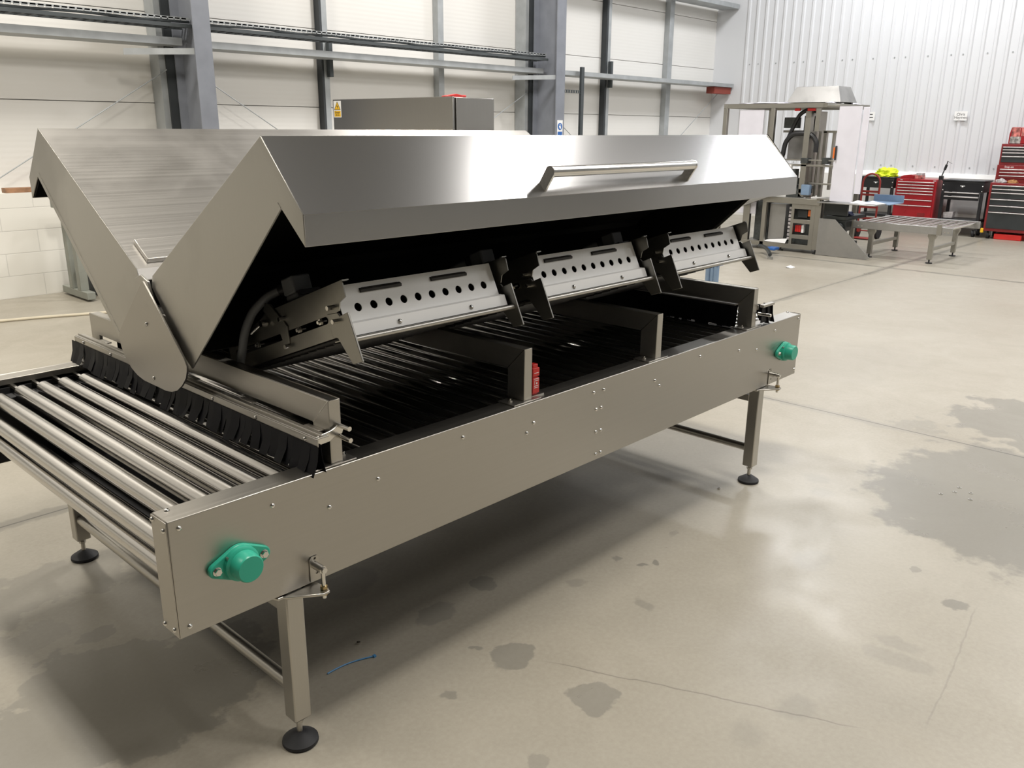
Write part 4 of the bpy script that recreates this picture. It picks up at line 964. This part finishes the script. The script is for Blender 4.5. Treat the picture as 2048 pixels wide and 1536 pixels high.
def trolley(name, y0, y1, label, ndr):
    t = thing(name, (14.6, (y0+y1)/2, 0), label, 'tool trolley', 'black service trolleys')
    obj('top_box', MB().box(TXF, TXF+.42, y0, y1, .70, .86), M['chest_black'], t, .008)
    obj('lid', MB().box(TXF-.01, TXF+.43, y0-.01, y1+.01, .86, .885), M['chest_black'], t, .008)
    if ndr: drawers(t, y0+.05, y1-.05, [(.635, .70), (.57, .635)], M['chest_black'])
    for y in (y0, y1-.045):
        for x in (TXF, TXF+.375): obj('corner_post', MB().box(x, x+.045, y, y+.045, .10, .70), M['chest_black'], t, .004)
    obj('shelf', MB().box(TXF, TXF+.42, y0+.02, y1-.02, .22, .27), M['chest_black'], t, .004)
    obj('badge', MB().box(TXF-.0115, TXF-.010, (y0+y1)/2-.035, (y0+y1)/2+.035, .792, .80).box(TXF-.0115, TXF-.010, (y0+y1)/2-.012, (y0+y1)/2+.012, .776, .792), M['paper'], t)
    for y in (y0+.022, y1-.022):
        for z in (.80, .72, .25): obj('rivet', domed((TXF, y, z), (-1, 0, 0), .010, .008), M['bright'], t)
    casters(t, y0, y1, TXF, TXF+.42, .10)
    return t
trolley('service_trolley', 2.235, 2.86, 'black two-drawer tool trolley with open shelf, right of the bright red cabinet', 2)
trolley('service_trolley', 3.63, 4.22, 'black tool trolley behind the red sack truck, left of the bright red cabinet', 0)
solo('parts_bin', MB().prism([(2.66, .272), (2.79, .272), (2.80, .36), (2.65, .38)], lambda a, b, q: (q, a, b), TXF+.06, TXF+.2), M['rag'], 'grey bin on the open shelf of the two-drawer black trolley', 'bin', bevel=.006)
solo('work_jacket', cloth((TXF+.12, 3.82, .885), .12, .17, .10, 8, 4, .5), M['hiviz'], 'bright yellow high-visibility jacket heaped on the left black trolley', 'jacket')
solo('cardboard_flat', MB().box(TXF+.16, TXF+.22, 3.60, 3.625, .12, .70), M['pale_sheet'], 'pale board wedged beside the bright red roll cabinet', 'board')

t = thing('roll_cabinet', (14.6, 1.77, 0), 'dark red roll cabinet with charcoal drawers at the bottom of the right stack', 'tool chest')
y0, y1 = 1.30, 2.155
obj('body', MB().box(TXF, TXF+.5, y0, y1, .12, .868), M['chest_red2'], t, .006)
zs = []; z = .838
for h in (.055, .055, .10, .10, .10): zs.append((z-h, z)); z -= h
drawers(t, y0+.035, y1-.035, zs + [(.165, z)], M['drawer_grey'])
obj('bumper', MB().box(TXF-.02, TXF+.03, y1-.01, y1+.03, .09, .16), M['yellow'], t, .004)
casters(t, y0, y1, TXF, TXF+.5, .12)
t = thing('middle_chest', (14.7, 1.77, .868), 'dark red three-drawer chest in the middle of the right stack', 'tool chest')
y0b, y1b = 1.36, 2.13
obj('body', MB().box(TXF+.12, TXF+.48, y0b, y1b, .87, 1.137), M['chest_red2'], t, .005)
drawers(t, y0b+.02, y1b-.045, [(.93, .985), (.985, 1.035), (1.035, 1.082)], M['chest_red2'], x=TXF+.12)
text('lettering', 'Snap-on', .040, M['paper'], t, ROT_NX, (TXF+.1194, 1.96, 1.108))
t = thing('top_chest', (14.7, 1.77, 1.137), 'top chest with charcoal drawers crowning the right red stack', 'tool chest')
obj('body', MB().box(TXF+.14, TXF+.46, y0b+.01, y1b-.01, 1.139, 1.452), M['chest_red2'], t, .005)
drawers(t, y0b+.04, y1b-.035, [(1.175, 1.275), (1.275, 1.33), (1.33, 1.375), (1.375, 1.415)], M['drawer_grey'], x=TXF+.14)
obj('badge', MB().box(TXF+.138, TXF+.14, 1.70, 1.82, 1.42, 1.447), M['drawer_grey'], t)
obj('emblem', MB().prism([(1.72, 1.428), (1.79, 1.428), (1.775, 1.441), (1.735, 1.441)], lambda a, b, q: (q, a, b), TXF+.1365, TXF+.138), M['paper'], t)
t = thing('picture_toolbox', (14.7, 1.75, 1.452), 'small red toolbox covered in printed pictures on top of the right stack', 'toolbox')
obj('body', MB().prism([(1.48, 1.453), (2.05, 1.453), (2.05, 1.60), (2.03, 1.70), (1.50, 1.70)], lambda a, b, q: (q, a, b), TXF+.18, TXF+.42), M['chest_red'], t, .012)
obj('carry_handle', MB().box(TXF+.28, TXF+.32, 1.80, 1.85, 1.70, 1.735), M['chest_red2'], t, .004)
obj('picture', MB().box(TXF+.177, TXF+.18, 1.90, 2.02, 1.56, 1.695), M['photo'], t); obj('picture', MB().box(TXF+.177, TXF+.18, 1.88, 2.03, 1.46, 1.56), M['photo2'], t); obj('picture', MB().box(TXF+.177, TXF+.18, 1.78, 1.885, 1.57, 1.69), M['photo'], t)
solo('rag', cloth((TXF+.05, 2.02, .868), .04, .075, .045, 12), M['rag'], 'pale grey rag on the ledge of the right dark red roll cabinet', 'rag')
solo('work_glove', cloth((TXF+.05, 1.86, .868), .04, .07, .04, 17), M['tan'], 'tan leather glove on the ledge of the right dark red roll cabinet', 'glove')
solo('plastic_case', MB().box(TXF+.02, TXF+.3, 1.60, 1.99, .0, .085), M['red'], 'flat red case on the floor under the right roll cabinet', 'case', bevel=.008)
# sack truck
t = thing('sack_truck', (12.9, 3.47, 0), 'red tubular sack truck with arched handle standing before the left black trolley', 'sack truck')
SX, SY0, SY1 = 12.95, 3.335, 3.60
arch = [(SX, SY0, .30)] + [(SX, (SY0+SY1)/2+.1325*math.cos(PI-a*PI/12)*-1*-1, .86+.1325*math.sin(a*PI/12)) for a in range(0, 13)] + [(SX, SY1, .30)]
arch = [(SX, SY0, .10), (SX, SY0, .86)] + [(SX, (SY0+SY1)/2-.1325*math.cos(a*PI/12), .86+.1325*math.sin(a*PI/12)) for a in range(1, 12)] + [(SX, SY1, .86), (SX, SY1, .10)]
obj('frame', MB().tube(arch, .015, 10), M['truck_red'], t)
for z in (.71, .66, .47, .30): obj('cross_bar', MB().box(SX-.008, SX+.008, SY0, SY1, z, z+.03), M['truck_red'], t, .002)
obj('toe_plate', MB().box(SX-.22, SX, SY0, SY1, .012, .020), M['truck_red'], t)
for y in (SY0-.03, SY1+.03): obj('wheel', MB().cyl((SX+.08, y-.02, .11), (SX+.08, y+.02, .11), .11, 20), M['rubber'], t)
obj('axle', MB().cyl((SX+.08, SY0-.04, .11), (SX+.08, SY1+.04, .11), .010, 8).box(SX, SX+.09, SY0, SY0+.02, .09, .14).box(SX, SX+.09, SY1-.02, SY1, .09, .14), M['truck_red'], t)
# name signs on the ribbed wall
def sign(y, z, lines, lab):
    t = thing('name_sign', (XR-.04, y, z), lab, 'sign', 'name signs on the ribbed wall')
    obj('sheet', MB().box(XR-.040, XR-.0385, y-.10, y+.10, z-.075, z+.07), M['paper'], t)
    obj('curl', MB().prism([(y-.10, z-.075), (y-.045, z-.075), (y-.095, z-.088)], lambda a, b, q: (q, a, b), XR-.045, XR-.044).prism([(y+.10, z-.075), (y+.045, z-.075), (y+.095, z-.088)], lambda a, b, q: (q, a, b), XR-.045, XR-.044), M['galv'], t)
    if not lines: obj('lettering', MB().box(XR-.0412, XR-.040, y-.06, y+.06, z+.02, z+.035).box(XR-.0412, XR-.040, y-.07, y+.05, z-.03, z-.015), M['ink'], t)
    for k, s in enumerate(lines): text('lettering', s, .06, M['ink'], t, ROT_NX, (XR-.0405, y, z+.022-k*.05))
sign(2.95, 1.88, ('Chris', 'Haymes'), 'white paper name sign on the ribbed wall above the two-drawer black trolley')
sign(4.46, 1.88, (), 'white paper name sign on the ribbed wall half hidden by the packing machine')
